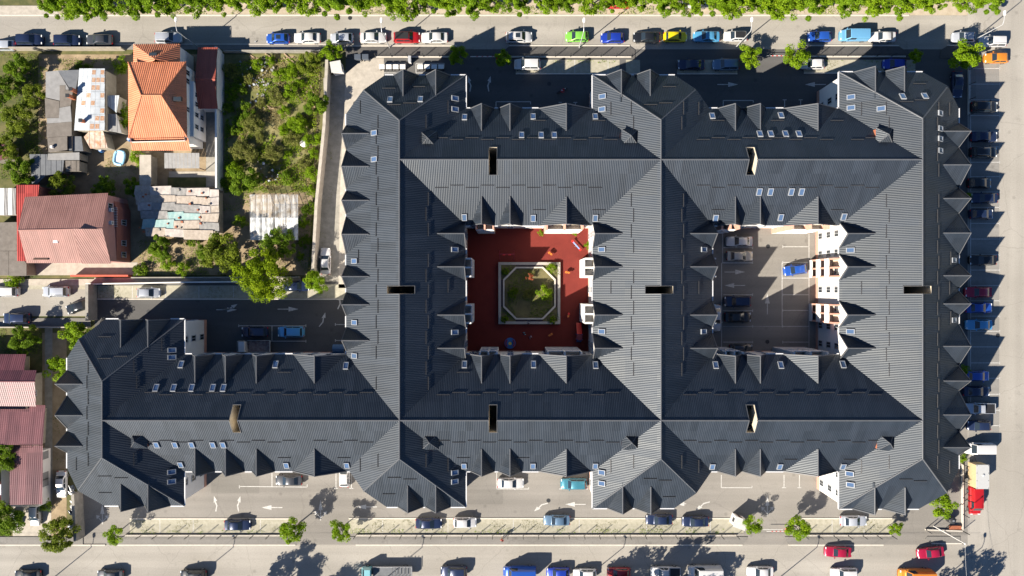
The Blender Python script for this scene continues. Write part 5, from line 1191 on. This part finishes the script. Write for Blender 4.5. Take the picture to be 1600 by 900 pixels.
    mb = MB(); mb.box(x3+.0,-wr*.86,H-.0,x2-.05,wr*.86,H+.022); out['roof_panel'] = mb.mesh('roof_panel', M_trim)
    mb = MB(); mb.poly([(-L/2+.14,-w*.8,dz+.03),(-.72,-w*.8,dz+.03),(-.72,w*.8,dz+.03),(-L/2+.14,w*.8,dz+.03)]); out['bed'] = mb.mesh('bed', M_trim)
    return out
CARS = {k: car_parts(k) for k in KIND}
def car(px, py, ang, kind, colour, label, extra=(), s=1.0, group=None, z=.01):
    d = CARS[kind]; p = P(px, py, .75)
    nm = {'bigvan':'delivery_van','van':'parked_van','pickup':'pickup_truck'}.get(kind, 'parked_car')
    o = thing(nm, label, 'van' if 'van' in kind else 'pickup' if kind == 'pickup' else 'car', (p.x, p.y, z), radians(ang), group); o.scale = (s, s, s)
    b = link('body', d['body'], o); obj_mat(b, paint(colour))
    for k in ('windshield','rear_window'): link(k, d[k], o)
    link('side_window', d['side_window'], o); link('side_window', d['side_window_'], o)
    for l in d['_w']: w_ = link('wheel', d['wheel'], o, l); link('rim', d['rim'], w_)
    for l in d['_h']: link('headlight', d['headlight'], o, l)
    for l in d['_t']: link('tail_light', d['tail_light'], o, l)
    for l in d['_m']: m_ = link('mirror', d['mirror'], o, l); obj_mat(m_, paint(colour))
    for e in extra: link(e, d[e], o)
    if kind == 'pickup': link('bed', d['bed'], o)
    return o
SR, RL, RP = ('sunroof',), ('roof_rail',), ('roof_panel',)
FLEET = [
 (5,71,180,'hatch','silver','pale blue-grey car cut by the left edge on the top street'),(46,62,0,'suv','navy','dark car between the pale cut-off car and the blue wagon on the top street'),(105,63,0,'suv','navy','dark blue wagon on the top street above the dark tree'),(155,62,180,'sedan','dark grey','charcoal saloon on the top street above the yard walls'),
 (263,59,0,'suv','silver','silver off-roader under the lamp above the orange-roofed house',RL),(434,60,180,'hatch','blue','bright blue hatchback on the top street, left of the white one',SR),(480,59,180,'sedan','white','white saloon right of the bright blue hatchback',),(534,59.5,180,'hatch','silver','silver hatchback above the small round tree on the top street'),
 (583,58.5,0,'sedan','white','white saloon under the street lamp next to the red convertible'),(636,58.5,0,'suv','red','red jeep with grey soft top on the top street',RP),(679,58.5,180,'sedan','white','white saloon right of the red jeep'),(811,58,0,'suv','white','white estate with sunroof on the top street right of the gateway',SR+RL),
 (902,57,180,'hatch','green','lime green hatchback under a street lamp'),(957,59,180,'hatch','royal blue','royal blue hatchback right of the lime green one'),(1010,58,180,'sedan','black','black saloon between the royal blue and the yellow cars'),(1055.5,57.5,0,'hatch','yellow','bright yellow hatchback on the top street'),
 (1104,57,180,'sedan','sky blue','light blue saloon right of the yellow hatchback'),(1149.5,56.5,180,'hatch','white','white hatchback with black roof under a street lamp',RP),(1281,57,180,'hatch','blue','blue hatchback left of the light blue van'),(1334,55.5,180,'van','light blue','light blue van on the top street'),
 (1379,57.5,180,'sedan','white','white saloon right of the light blue van'),(1506,58,180,'hatch','silver','silver hatchback right of the top corner entrance'),(1551,65,180,'suv','white','white estate parked at the top right corner',RL),(1557,90.5,180,'hatch','orange','orange hatchback at the top right corner'),
 (966,5,180,'hatch','red','red car half hidden by the trees at the top edge'),(1087,4,180,'sedan','white','white car half hidden by the trees at the top edge'),(1196,1,180,'sedan','silver','silver car mostly hidden by the trees at the top edge'),
 (824,100.5,180,'suv','white','white car-like van on the grass pavers inside the top fence'),(1080,101,180,'sedan','navy','navy saloon in the shade inside the top fence'),(1134,101,180,'suv','steel blue','steel blue estate next to the navy saloon inside the top fence'),(1270,100,180,'hatch','white','white car beside the round tree inside the top right fence'),
 (1398,100,180,'hatch','royal blue','blue car in the shade behind the top right gables'),(1496,132,270,'sedan','navy','dark car parked lengthwise in the shade at the top right corner'),
 (1538,167,0,'suv','black','black car in the east row, topmost of them',),(1538,213.5,0,'sedan','navy','navy saloon in the east row, upper one of the second pair'),(1537,238,0,'suv','black','black car with roof rails, lower one of the second pair in the east row',RL),(1531,286,0,'hatch','black','short black car in the east row above two navy ones'),
 (1538,309.5,180,'sedan','navy','long navy saloon in the east row beside the green shrub'),(1534,334.5,0,'hatch','navy','navy hatchback in the east row, third of the middle trio'),(1536,406.5,180,'sedan','black','black saloon with bright windscreen alone in the east row'),(1529,456.5,180,'sedan','crimson','crimson saloon in the east row'),
 (1530,481,0,'sedan','blue','blue saloon just below the crimson one'),(1530,507.5,180,'sedan','sky blue','sky blue saloon below the blue one in the east row'),(1528,587.5,0,'hatch','blue','vivid blue hatchback in the east row beside a green shrub'),(1526,611.5,0,'sedan','navy','navy saloon below the vivid blue hatchback'),
 (1531,638,180,'pickup','silver','pale silver pickup in the east row'),(1530,665,180,'hatch','navy','navy hatchback below the pale silver pickup'),(1529,700.5,180,'van','white','white van above the grey box trailer'),(1523,782,270,'van','red','red van parked lengthwise below the grey box trailer'),
 (43,899,180,'sedan','black','black car cut by the bottom edge, leftmost of three',),(172,899,180,'sedan','dark grey','dark car cut by the bottom edge, second from the left'),(302,899,180,'suv','black','dark car cut by the bottom edge, third from the left'),
 (709,893,180,'suv','navy','navy off-roader on the bottom street right of the truck'),(812,894,180,'bigvan','blue','large blue van on the bottom street'),(872,895,180,'hatch','royal blue','blue hatchback right of the large blue van'),(914,897,180,'hatch','white','white hatchback beside the dark red car at the bottom edge'),
 (967,895,180,'hatch','dark red','dark red hatchback in the tree shade at the bottom edge'),(1040,894,180,'pickup','white','white pickup in the tree shade at the bottom edge'),(1101,893,180,'bigvan','white','large white van in the tree shade at the bottom edge'),(1188,893.5,180,'sedan','white','white saloon right of the large white van at the bottom edge'),
 (1319,896,180,'suv','white','white off-roader at the bottom edge below the driving red car'),(1430,898,180,'bigvan','orange','orange van cut by the bottom edge'),(1309.5,862.5,178,'sedan','crimson','crimson saloon driving along the bottom street near the guard booth'),(1454.5,863.5,187,'sedan','crimson','crimson saloon driving near the bottom right corner'),
 (371,820.5,0,'sedan','navy','dark navy saloon on the pavers, bottom left'),(670,818,0,'sedan','navy','dark blue saloon on the bottom pavers left of the white hatchback'),(726.5,816.5,0,'hatch','white','white hatchback on the bottom pavers'),(870,813,180,'sedan','steel blue','steel blue saloon alone on the bottom pavers'),
 (1030,812,180,'sedan','navy','navy saloon on the bottom pavers, left of a pair'),(1086.5,815,180,'sedan','navy','navy saloon on the bottom pavers, right of a pair'),(1334,814,0,'sedan','silver','silver-white saloon on the bottom right pavers'),
 (451,750.5,180,'sedan','dark grey','charcoal saloon in the sunny bay under the south-west gables'),(538,743,90,'hatch','white','white car half under the eaves at the south-west inner corner'),(798,755,0,'sedan','white','white saloon in the sunny bay south of the red courtyard'),(896.5,756,180,'suv','teal','teal estate in the sunny bay south of the red courtyard'),
 (232,457.5,0,'hatch','silver','silver hatchback on the lane pavers'),(463,447,0,'sedan','navy','dark saloon under the large lime tree'),(508.5,408,90,'sedan','white','white saloon parked at the end of the concrete path'),(398,518.5,180,'suv','navy','navy car in the shaded west yard bay'),(454.5,518.5,180,'suv','sky blue','sky blue car in the shaded west yard bay'),
 (87,455.5,180,'suv','silver','silver car on the left lane',RL),(8,455.5,180,'suv','white','white car cut by the left edge on the lane'),(121,479.5,198,'hatch','black','black hatchback parked askew before the grey wall'),(25.5,497,180,'suv','navy','dark blue car in the shade at the left lane'),
 (96,757,270,'sedan','white','white saloon beside the plum roof building'),(54.5,804,270,'hatch','white','white hatchback on the driveway at the bottom left'),
 (1155.5,377,180,'sedan','white','white saloon in the inner car park'),(1156,400,0,'sedan','beige','beige saloon in the inner car park'),(1243,421.5,188,'hatch','blue','bright blue car in the sun of the inner car park'),(1152,471,180,'suv','navy','navy car in the shaded left row of the inner car park'),(1153,495.5,0,'sedan','black','black saloon below the navy car in the inner car park'),(1158,545.5,0,'hatch','dark grey','dark grey hatchback at the bottom of the inner car park'),(1118.5,497,270,'sedan','white','white saloon half under the eaves of the inner car park')]
for f in FLEET: car(*f)
# flatbed trucks and box trailer
def wheels(o, spots, r=.4):
    for x, y in spots:
        mb = MB(); mb.tube([(x,y-.14,r),(x,y+.14,r)], r, 16); w_ = mb.build('wheel', M_tyre, o, 40); mb = MB(); mb.tube([(x,y-.15,r),(x,y+.15,r)], r*.55, 10); mb.build('rim', M_rim, w_)
def truck(px, py, ang, cabcol, label, L=6.0, load=None, deck=M_plank):
    p = P(px, py, .8); o = thing('flatbed_truck', label, 'truck', (p.x,p.y,.01), radians(ang)); h = L/2
    mb = MB(); loft(mb, [[(x,y*f,z) for y,z in ((.95,.4),(1.0,.9),(1.0,1.2),(.9,zt),(-.9,zt),(-1.0,1.2),(-1.0,.9),(-.95,.4))] for x,f,zt in ((h,.88,1.15),(h-.15,.97,1.3),(h-.6,.98,2.1),(h-1.6,.98,2.15),(h-1.7,.96,2.05))]); mb.build('cab', paint(cabcol), o, 38)
    mb = MB(); mb.poly([(h-.2,-.8,1.4),(h-.2,.8,1.4),(h-.54,.78,2.04),(h-.54,-.78,2.04)]); mb.poly([(h-.16,-.8,1.4),(h-.16,.8,1.4),(h-.5,.78,2.06),(h-.5,-.78,2.06)]); mb.build('windshield', M_cglass, o)
    mb = MB(); mb.box(-h,-1.0,.75,h-1.85,1.0,.88); mb.box(-h,-.4,.5,h-1.7,.4,.75); mb.build('chassis', M_trim, o)
    for k in range(8): y0 = -.98+k*.245; mb = MB(); mb.box(-h+.02,y0,.885,h-1.87,y0+.23,.92); mb.build('deck_plank', deck, o)
    for a in ((-h,-1.03,h-1.85,-.99),(-h,.99,h-1.85,1.03)): mb = MB(); mb.box(a[0],a[1],.8,a[2],a[3],1.3); mb.build('side_board', M_galv, o)
    mb = MB(); mb.box(-h-.04,-1.0,.8,-h,1.0,1.3); mb.build('tail_board', M_galv, o)
    wheels(o, [(h-.9,.85),(h-.9,-.85),(-h+1.2,.85),(-h+1.2,-.85)])
    for t in (-.75,.75): mb = MB(); mb.box(h-.02,t-.15,.85,h+.04,t+.15,1.05); mb.build('headlight', M_head, o)
    if load: load(o, h)
    return o
truck(397,541,180,'white','white flatbed truck with brown stained load bed in the shaded west yard', 5.6, deck=mat('stained_deck',(.30,.26,.25),.8,col2=(.14,.07,.06),scale=2))
def rack(o, h):
    for k in range(6): x0 = -h+.3+k*.6; mb = MB(); mb.tube([(x0,-.9,.95),(x0,-.9,1.7),(x0,.9,1.7),(x0,.9,.95)], .05, 6); mb.build('rack_hoop', M_dark, o)
truck(605,894,180,'turquoise','turquoise truck with dark loading racks on the bottom street', 8.6, rack, M_felt3)
p = P(1525,741,1.0); o = thing('box_trailer', 'grey box trailer with beige side by the east wing', 'trailer', (p.x,p.y,.01), radians(90))
mb = MB(); mb.box(-2.0,-1.05,.5,2.0,1.05,2.6); mb.build('box', mat('trailer_beige',(.55,.42,.24),.6,var=.06), o)
mb = MB(); mb.box(-2.05,-1.1,2.602,2.05,1.1,2.68); r_ = mb.build('roof_panel', mat('trailer_roof',(.42,.43,.43),.6,var=.06), o)
mb = MB(); mb.lathe([(.2,2.68),(.2,2.78),(.12,2.82)], 12, (.3,-.1)); mb.build('roof_vent', M_galv, r_)
for x in (-1.9,-.65,.65,1.9):
    for y in (-.98,.98): mb = MB(); mb.lathe([(.06,2.68),(.05,2.72)], 8, (x,y)); mb.build('bolt', M_dark, r_)
wheels(o, [(-.5,.95),(-.5,-.95),(.6,.95),(.6,-.95)], .33); mb = MB(); mb.tube([(2.0,.4,.5),(3.1,0,.5),(2.0,-.4,.5)], .05, 6); mb.build('drawbar', M_dark, o)

# ------------------------------------------------------------------ people and motorcycle
def cloth_mat(name, bands):
    """clothing by height on the standing body: [(z, colour), ...] from the ground up"""
    m, nt, b = nodes(name); tc = nt.nodes.new('ShaderNodeTexCoord'); sp = nt.nodes.new('ShaderNodeSeparateXYZ'); nt.links.new(tc.outputs['Object'], sp.inputs[0])
    d = nt.nodes.new('ShaderNodeMath'); d.operation = 'DIVIDE'; d.inputs[1].default_value = 2.0; nt.links.new(sp.outputs['Z'], d.inputs[0])
    r = nt.nodes.new('ShaderNodeValToRGB'); r.color_ramp.interpolation = 'CONSTANT'
    while len(r.color_ramp.elements) < len(bands): r.color_ramp.elements.new(.5)
    for e, (z, c) in zip(r.color_ramp.elements, bands): e.position = z/2.0; e.color = (*c, 1)
    nt.links.new(d.outputs[0], r.inputs['Fac']); nt.links.new(r.outputs['Color'], b.inputs['Base Color']); b.inputs['Roughness'].default_value = .8
    return m
SKIN = (.42,.26,.18)
def person(px, py, ang, label, shirt, trousers, pose='walk', z=.12, dz=0.0, hair=(.05,.03,.02)):
    p = P(px, py, .9); o = thing('person', label, 'person', (p.x,p.y,z), radians(ang))
    st = .28 if pose == 'walk' else 0.0; sit = pose in ('sit','ride')
    hip = .5 if sit else .93; hz_ = hip
    V = [(0,0,hip),(0,0,hip+.22),(.02,0,hip+.46),(.02,0,hip+.58),(.04,0,hip+.70),(.04,0,hip+.80)]; E = [(0,1),(1,2),(2,3),(3,4),(4,5)]; R_ = [.14,.13,.15,.06,.095,.07]
    for s in (1,-1):
        i = len(V)
        if sit: leg = [(0.02,s*.1,hip-.01),(.42,s*.13,hip-.02),(.42,s*.13,hip-.45),(.56,s*.14,hip-.48)]
        else: leg = [(0,s*.1,hip-.05),(s*st*.5,s*.1,.5),(s*st*.9-.05,s*.1,.09),(s*st*.9+.1,s*.1,.05)]
        V += leg; R_ += [.09,.07,.05,.045]; E += [(0,i),(i,i+1),(i+1,i+2),(i+2,i+3)]
        i = len(V)
        if pose == 'ride': arm = [(.02,s*.19,hip+.43),(.2,s*.26,hip+.2),(.45,s*.25,hip+.3),(.52,s*.24,hip+.3)]
        else: arm = [(.02,s*.19,hip+.43),(-s*st*.4,s*.24,hip+.16),(-s*st*.6+.06,s*.22,hip-.06),(-s*st*.6+.1,s*.21,hip-.14)]
        V += arm; R_ += [.07,.05,.04,.035]; E += [(2,i),(i,i+1),(i+1,i+2),(i+2,i+3)]
    me = bpy.data.meshes.new('body'); me.from_pydata(V, E, [])
    me.materials.append(cloth_mat('clothes_'+label[:18].replace(' ','_'), [(0,(.03,.03,.03)),(.1,trousers),(hip+.06,shirt),(hip+.54,SKIN)]))
    b = link('body', me, o); me.skin_vertices.clear() if False else None
    sk = b.modifiers.new('skin','SKIN'); 
    if not me.skin_vertices:
        bm = bmesh.new(); bm.from_mesh(me); bm.verts.layers.skin.verify(); bm.to_mesh(me); bm.free()
    for k, v in enumerate(me.skin_vertices[0].data): v.radius = (R_[k], R_[k]*(1.25 if k < 3 else 1)); v.use_root = (k == 0)
    sub = b.modifiers.new('sub','SUBSURF'); sub.levels = 1; sub.render_levels = 2
    mb = MB(); n_ = 10; c = Vector((.03,0,hip+.75))
    for i in range(4):
        for j in range(n_):
            pass
    mb.lathe([(.108,hip+.74),(.112,hip+.79),(.09,hip+.86),(.04,hip+.90)], 12, (.015,0)); mb.build('hair', mat('hair_%.2f' % hair[0], hair, .7, var=.1), o, 60)
    return o
person(784.5,843,60,'person in a red top and orange trousers walking on the bottom sidewalk',(.6,.03,.02),(.55,.25,.05))
person(826,505,90,'person in pale clothes sitting on the lower bench of the planter',(.5,.52,.56),(.12,.14,.18),'sit',z=.0)
person(829,527,140,'person in lilac standing below the planter in the shaded courtyard',(.35,.32,.45),(.08,.09,.14),'walk',z=.03)
person(819,521,20,'person in a turquoise top standing below the planter',(.08,.38,.5),(.05,.05,.08),'walk',z=.03)
p = P(878,143); a_ = radians(25)
o = thing('motorcycle', 'red motorcycle ridden across the shaded top yard', 'motorcycle', (p.x,p.y,.01), a_)
for x in (-.68,.68):
    mb = MB(); mb.tube([(x+.27*cos(t),0,.32+.27*sin(t)) for t in np.linspace(0,2*pi,17)], .06, 6, cap=False); w_ = mb.build('wheel', M_tyre, o, 60); mb = MB(); mb.tube([(x,-.04,.32),(x,.04,.32)], .2, 12); mb.build('rim', M_rim, w_)
mb = MB(); loft(mb, [[(x,y*w_,z) for y,z in ((1,zb_),(1,zt-.05),(.6,zt),(-.6,zt),(-1,zt-.05),(-1,zb_))] for x,w_,zb_,zt in ((-.5,.08,.35,.7),(-.1,.14,.3,.8),(.25,.15,.35,.95),(.45,.06,.6,.85))]); mb.build('tank', paint('red'), o, 50)
mb = MB(); mb.box(-.75,-.12,.72,-.05,.12,.82); mb.build('saddle', M_trim, o)
mb = MB(); mb.tube([(.35,.36,1.0),(.45,.15,1.02),(.45,-.15,1.02),(.35,-.36,1.0)], .025, 6); mb.build('handlebar', M_dark, o)
mb = MB(); mb.tube([(.45,0,1.0),(.68,0,.32)], .045, 6); mb.build('fork', M_galv, o); mb = MB(); mb.lathe([(.09,.78),(.1,.88),(.06,.96)], 10, (.56,0)); mb.build('headlight', M_head, o)
person(877.5,143,25,'motorcycle rider in a red jacket with pale helmet in the shaded top yard',(.45,.03,.04),(.05,.06,.12),'ride',z=.28,hair=(.55,.6,.7))

# ------------------------------------------------------------------ fences, lamps, bins, booth
def fence(label, pts, h=2.0, step=2.68, base=True):
    p0 = P(*pts[0]); o = thing('mesh_fence', label, 'fence', p0, absolute=True)
    for a, b in zip(pts[:-1], pts[1:]):
        a, b = P(*a), P(*b); d = b-a; L = d.length; d.normalize(); n = Vector((-d.y,d.x,0)); m = max(1, round(L/step))
        if base: mb = MB(); w = n*.12; mb.prism([(v.x,v.y) for v in (a-w,b-w,b+w,a+w)], -.01, .34); mb.build('footing', M_kerb, o)
        for k in range(m+1):
            q = a+d*(L*k/m); mb = MB(); mb.box(q.x-.045,q.y-.045,.3,q.x+.045,q.y+.045,h); mb.build('post', M_dark, o)
        for k in range(m):
            q, r = a+d*(L*k/m), a+d*(L*(k+1)/m); mb = MB()
            for zz in np.linspace(.45,h-.06,7): mb.tube([(q.x,q.y,zz),(r.x,r.y,zz)], .007, 3, cap=False)
            for j in range(1,14): s = q+(r-q)*j/14; mb.tube([(s.x,s.y,.4),(s.x,s.y,h-.03)], .005, 3, cap=False)
            mb.build('wire_panel', M_dark, o)
    return o
fence('dark mesh fence above the white bins on the top sidewalk', [(588,89.5),(712,89.5)])
fence('dark mesh fence above the navy and steel blue cars on the top sidewalk', [(796,89.5),(986,89.5)][:1]+[(986,89.5)])
fence('dark mesh fence at the top right sidewalk', [(1254,89),(1414,89)]); 
fence('dark mesh fence along the bottom left pavers', [(196,836),(446,836)]); fence('dark mesh fence along the long bottom pavers', [(556,836),(1150,836)]); fence('dark mesh fence at the bottom right pavers', [(1256,836),(1392,836)])
fence('dark mesh fence round the bottom right corner bed', [(1445,827),(1503,829),(1503,725)])
fence('dark mesh fence along the east lot edge', [(1512.5,110),(1512.5,690)][:1]+[(1512.5,180)])
def lamp(px, py, ang, label, h=7.4):
    p = P(px, py); o = thing('street_lamp', label, 'street lamp', (p.x,p.y,0), radians(ang))
    mb = MB(); mb.tube([(0,0,0),(0,0,1),(0,0,h)], [.11,.09,.06], 10); mb.build('pole', M_galv, o, 40)
    mb = MB(); mb.tube([(0,0,h-.05),(.5,0,h+.25),(1.4,0,h+.4)], [.05,.045,.04], 8); mb.build('arm', M_galv, o, 40)
    mb = MB(); loft(mb, [[(x,y*w_,z) for y,z in ((1,h+.36),(.8,h+.5),(-.8,h+.5),(-1,h+.36))] for x,w_ in ((1.3,.1),(1.45,.2),(1.9,.22),(2.1,.1))]); l_ = mb.build('lamp_head', M_white, o, 40)
    mb = MB(); mb.box(1.45,-.15,h+.33,1.95,.15,h+.355); mb.build('lens', M_head, l_); return o
for a in [(309,73.5,90,'street lamp beside the low garage with rust-red roof'),(609,74.5,90,'street lamp leaning over the white saloon beside the red jeep'),(905,74.5,90,'street lamp beside the lime green hatchback'),(1150,73.5,90,'street lamp beside the white hatchback with black roof'),(1519,64,90,'street lamp beside the round tree at the top right')]: lamp(*a)
for x, lab in [(66,'street lamp beyond the bottom edge, farthest left of six'),(288,'street lamp beyond the bottom edge, second from the left'),(583,'street lamp beyond the bottom edge near the truck'),(898,'street lamp beyond the bottom edge near the dark red car'),(1200,'street lamp beyond the bottom edge near the white saloon'),(1458,'street lamp beyond the bottom edge near the orange van')]: lamp(x, 917, 90, lab)
p = P(1459,822); o = thing('white_mast', 'white lamp mast in the bottom right corner bed', 'mast', (p.x,p.y,0)); mb = MB(); mb.tube([(0,0,0),(0,0,1.2),(0,0,8)], [.1,.09,.06], 10); mb.build('pole', M_white, o, 40); mb = MB(); mb.lathe([(.1,8),(.14,8.15),(.06,8.25)], 10); mb.build('cap', M_white, o)
for (a, b, sag, lab) in [((1459,822,8.2),(1470,930,8.0),.4,'pale cable from the white mast to the bottom edge'),((-60,893,7.2),(1458,893,7.2),0.0,'overhead cable along the bottom street')]:
    A_, B_ = P(a[0],a[1],0), P(b[0],b[1],0); A_.z, B_.z = a[2], b[2]; mb = MB(); mb.tube([A_.lerp(B_, t)+Vector((0,0,-sag*4*t*(1-t))) for t in np.linspace(0,1,14)], .014, 5); tag(mb.build('overhead_cable', M_dark if sag == 0 else M_galv), lab, 'cable')
def wheelie_bin(px, py, lab, grp, m, s=1.0, lid=None):
    p = P(px, py, .9); o = thing('waste_bin', lab, 'bin', (p.x,p.y,.02), 0, grp); o.scale = (s,s,s)
    mb = MB(); loft(mb, [[(x*f,y*f,z) for x,y in ((.5,-.4),(.5,.4),(-.5,.4),(-.5,-.4))] for z,f in ((.12,.82),(.5,.9),(1.05,1.0))]); mb.build('tub', m, o)
    mb = MB(); loft(mb, [[(x*f,y*f,z) for x,y in ((.54,-.44),(.54,.44),(-.54,.44),(-.54,-.44))] for z,f in ((1.06,1.0),(1.14,1.0),(1.2,.9))]); mb.build('lid', lid or m, o)
    for x in (-.4,.4): mb = MB(); mb.tube([(x,-.43,.1),(x,-.37,.1)], .1, 10); mb.build('wheel', M_tyre, o)
for x0, n0 in ((597,'left'),(657,'right')):
    mb = MB(); 
    for k in range(4): wheelie_bin(x0+k*10.8, 104.5, 'white-lidded bin in the %s marked row of four by the top fence' % n0, 'bins in the %s row by the top fence' % n0, M_dark, .9, M_white)
    line(x0-7,99,x0+37,99,.12); line(x0-7,99,x0-7,114,.12); line(x0-7,114,x0+37,114,.12); line(x0+37,99,x0+37,106,.12)
M_binb = mat('bin_blue_grey', (.07,.085,.11), .5, var=.1)
wheelie_bin(559.5,89.5,'large blue-grey bin left of its twin beside the white kiosk',None,M_binb,1.05); wheelie_bin(571.5,89.5,'large blue-grey bin right of its twin beside the white kiosk',None,M_binb,1.05)
p = P(641.5,96); o = thing('utility_cabinet', 'slim pale utility cabinet between the two bin rows', 'cabinet', (p.x,p.y,.02)); mb = MB(); mb.box(-.2,-.5,0,.2,.5,1.3); mb.build('case', M_white, o); mb = MB(); mb.box(-.24,-.54,1.301,.24,.54,1.36); mb.build('lid', M_galv, o)
def booth(px, py, lab, w, d, h, rz=0):
    p = P(px, py, h); o = thing('guard_booth', lab, 'booth', (p.x,p.y,.0), rz); mb = MB(); mb.box(-w/2,-d/2,0,w/2,d/2,h); mb.build('cabin', M_white, o)
    mb = MB(); mb.box(-w/2-.12,-d/2-.12,h+.001,w/2+.12,d/2+.12,h+.1); mb.build('roof', mat('booth_roof',(.5,.5,.48),.6,var=.1), o)
    for s in (-1,1): mb = MB(); mb.box(s*w/2-.02,-.35,1.0,s*w/2+.02,.35,1.9); mb.build('window', M_glass, o)
    mb = MB(); mb.box(-.35,d/2-.02,.1,.35,d/2+.02,2.0); mb.build('door', M_brown, o)
booth(1157,818,'small white guard booth at the bottom driveway',1.9,1.6,2.4,radians(-20)); booth(525,104,'small white kiosk at the top left corner of the complex',1.6,1.6,2.2,radians(10))
def barrier(px, py, L, ang, lab):
    p = P(px, py); o = thing('boom_barrier', lab, 'barrier', (p.x,p.y,0), radians(ang)); mb = MB(); mb.box(-.2,-.2,0,.2,.2,1.05); mb.build('housing', M_red, o)
    mb = MB(); mb.tube([(.1,0,.95),(L,0,.95)], .045, 8); mb.build('boom', M_white, o)
    for k in range(4): mb = MB(); mb.tube([(.6+k*(L-1)/4,0,.95),(.9+k*(L-1)/4,0,.95)], .048, 8); mb.build('stripe', M_red, o)
barrier(777,91,4.6,180,'red and white boom barrier at the top gateway'); barrier(1229,827,3.8,180,'red and white boom barrier beside the guard booth'); barrier(1231,90,4.0,180,'red and white boom barrier at the top right gateway')
p = P(532,544,1.0); o = thing('blue_awning', 'rounded blue-grey awning against the west wing wall', 'awning', (p.x,p.y,0)); mb = MB()
ar = [[(-1.0+2.0*i/6, -.75+1.5*j/6, 2.2+.5*sin(pi*j/6)) for i in range(7)] for j in range(7)]
for j in range(6):
    for i in range(6): mb.poly([ar[j][i],ar[j][i+1],ar[j+1][i+1],ar[j+1][i]])
mb.build('cover', mat('awning_vinyl',(.06,.13,.24),.5,var=.1), o, 60)
for x in (-.95,.95): mb = MB(); mb.tube([(x,-.7,0),(x,-.7,2.25)], .04, 6); mb.build('post', M_galv, o)
# corner bed clutter and small things
for px, py, r, m, lab, cat in [(1488,813,.62,M_dark,'dark round water tank in the bottom right corner bed','tank')]:
    p = P(px,py,1); o = thing('water_tank', lab, cat, (p.x,p.y,0)); mb = MB(); mb.lathe([(r,0),(r*1.02,.6),(r,1.1),(r*.5,1.3)], 18); mb.build('drum', m, o, 40); mb = MB(); mb.lathe([(.18,1.3),(.18,1.38)], 12); mb.build('lid', M_grey, o)
p = P(1490,823); o = thing('red_bench', 'red-brown slatted bench at the bottom right corner bed', 'bench', (p.x,p.y,0))
for k in range(5): mb = MB(); mb.box(-1.05,-.3+k*.125,.42,1.05,-.19+k*.125,.47); mb.build('seat_slat', M_brick, o)
for x in (-.85,.85): mb = MB(); mb.box(x-.05,-.28,0,x+.05,.28,.42); mb.build('leg', M_dark, o)
rng = random.Random(21)
for k in range(9):
    x, y = rng.uniform(112,122), 762+k*7.5; p = P(x, y); o = thing('scrap_heap', 'jumbled scrap item piled along the grey wall beside the white saloon', 'scrap', (p.x,p.y,0), rng.uniform(0,3), 'scrap piled along the bottom left wall')
    mb = MB(); mb.prism([(-.5,-.3),(.4,-.4),(.5,.3),(-.3,.4)], 0, [.5,.3,.6,.4]); mb.build('crate', rng.choice([M_dark,M_grey,M_binb]), o); mb = MB(); mb.tube([(-.5,.1,.6),(.6,-.1,.75)], .06, 6); mb.build('pipe', M_galv, o)
for k in range(4):
    p = P(24+k*2, 800+k*5); o = thing('scrap_heap', 'dark scrap bundle beside the white hatchback on the left driveway', 'scrap', (p.x,p.y,0), k*1.1, 'scrap on the left driveway'); mb = MB(); mb.prism([(-.6,-.4),(.5,-.45),(.6,.35),(-.4,.5)], 0, [.6,.4,.8,.5]); mb.build('bundle', M_binb, o); mb = MB(); mb.box(-.3,-.2,.7,.4,.2,.85); mb.build('panel', M_tin, o)
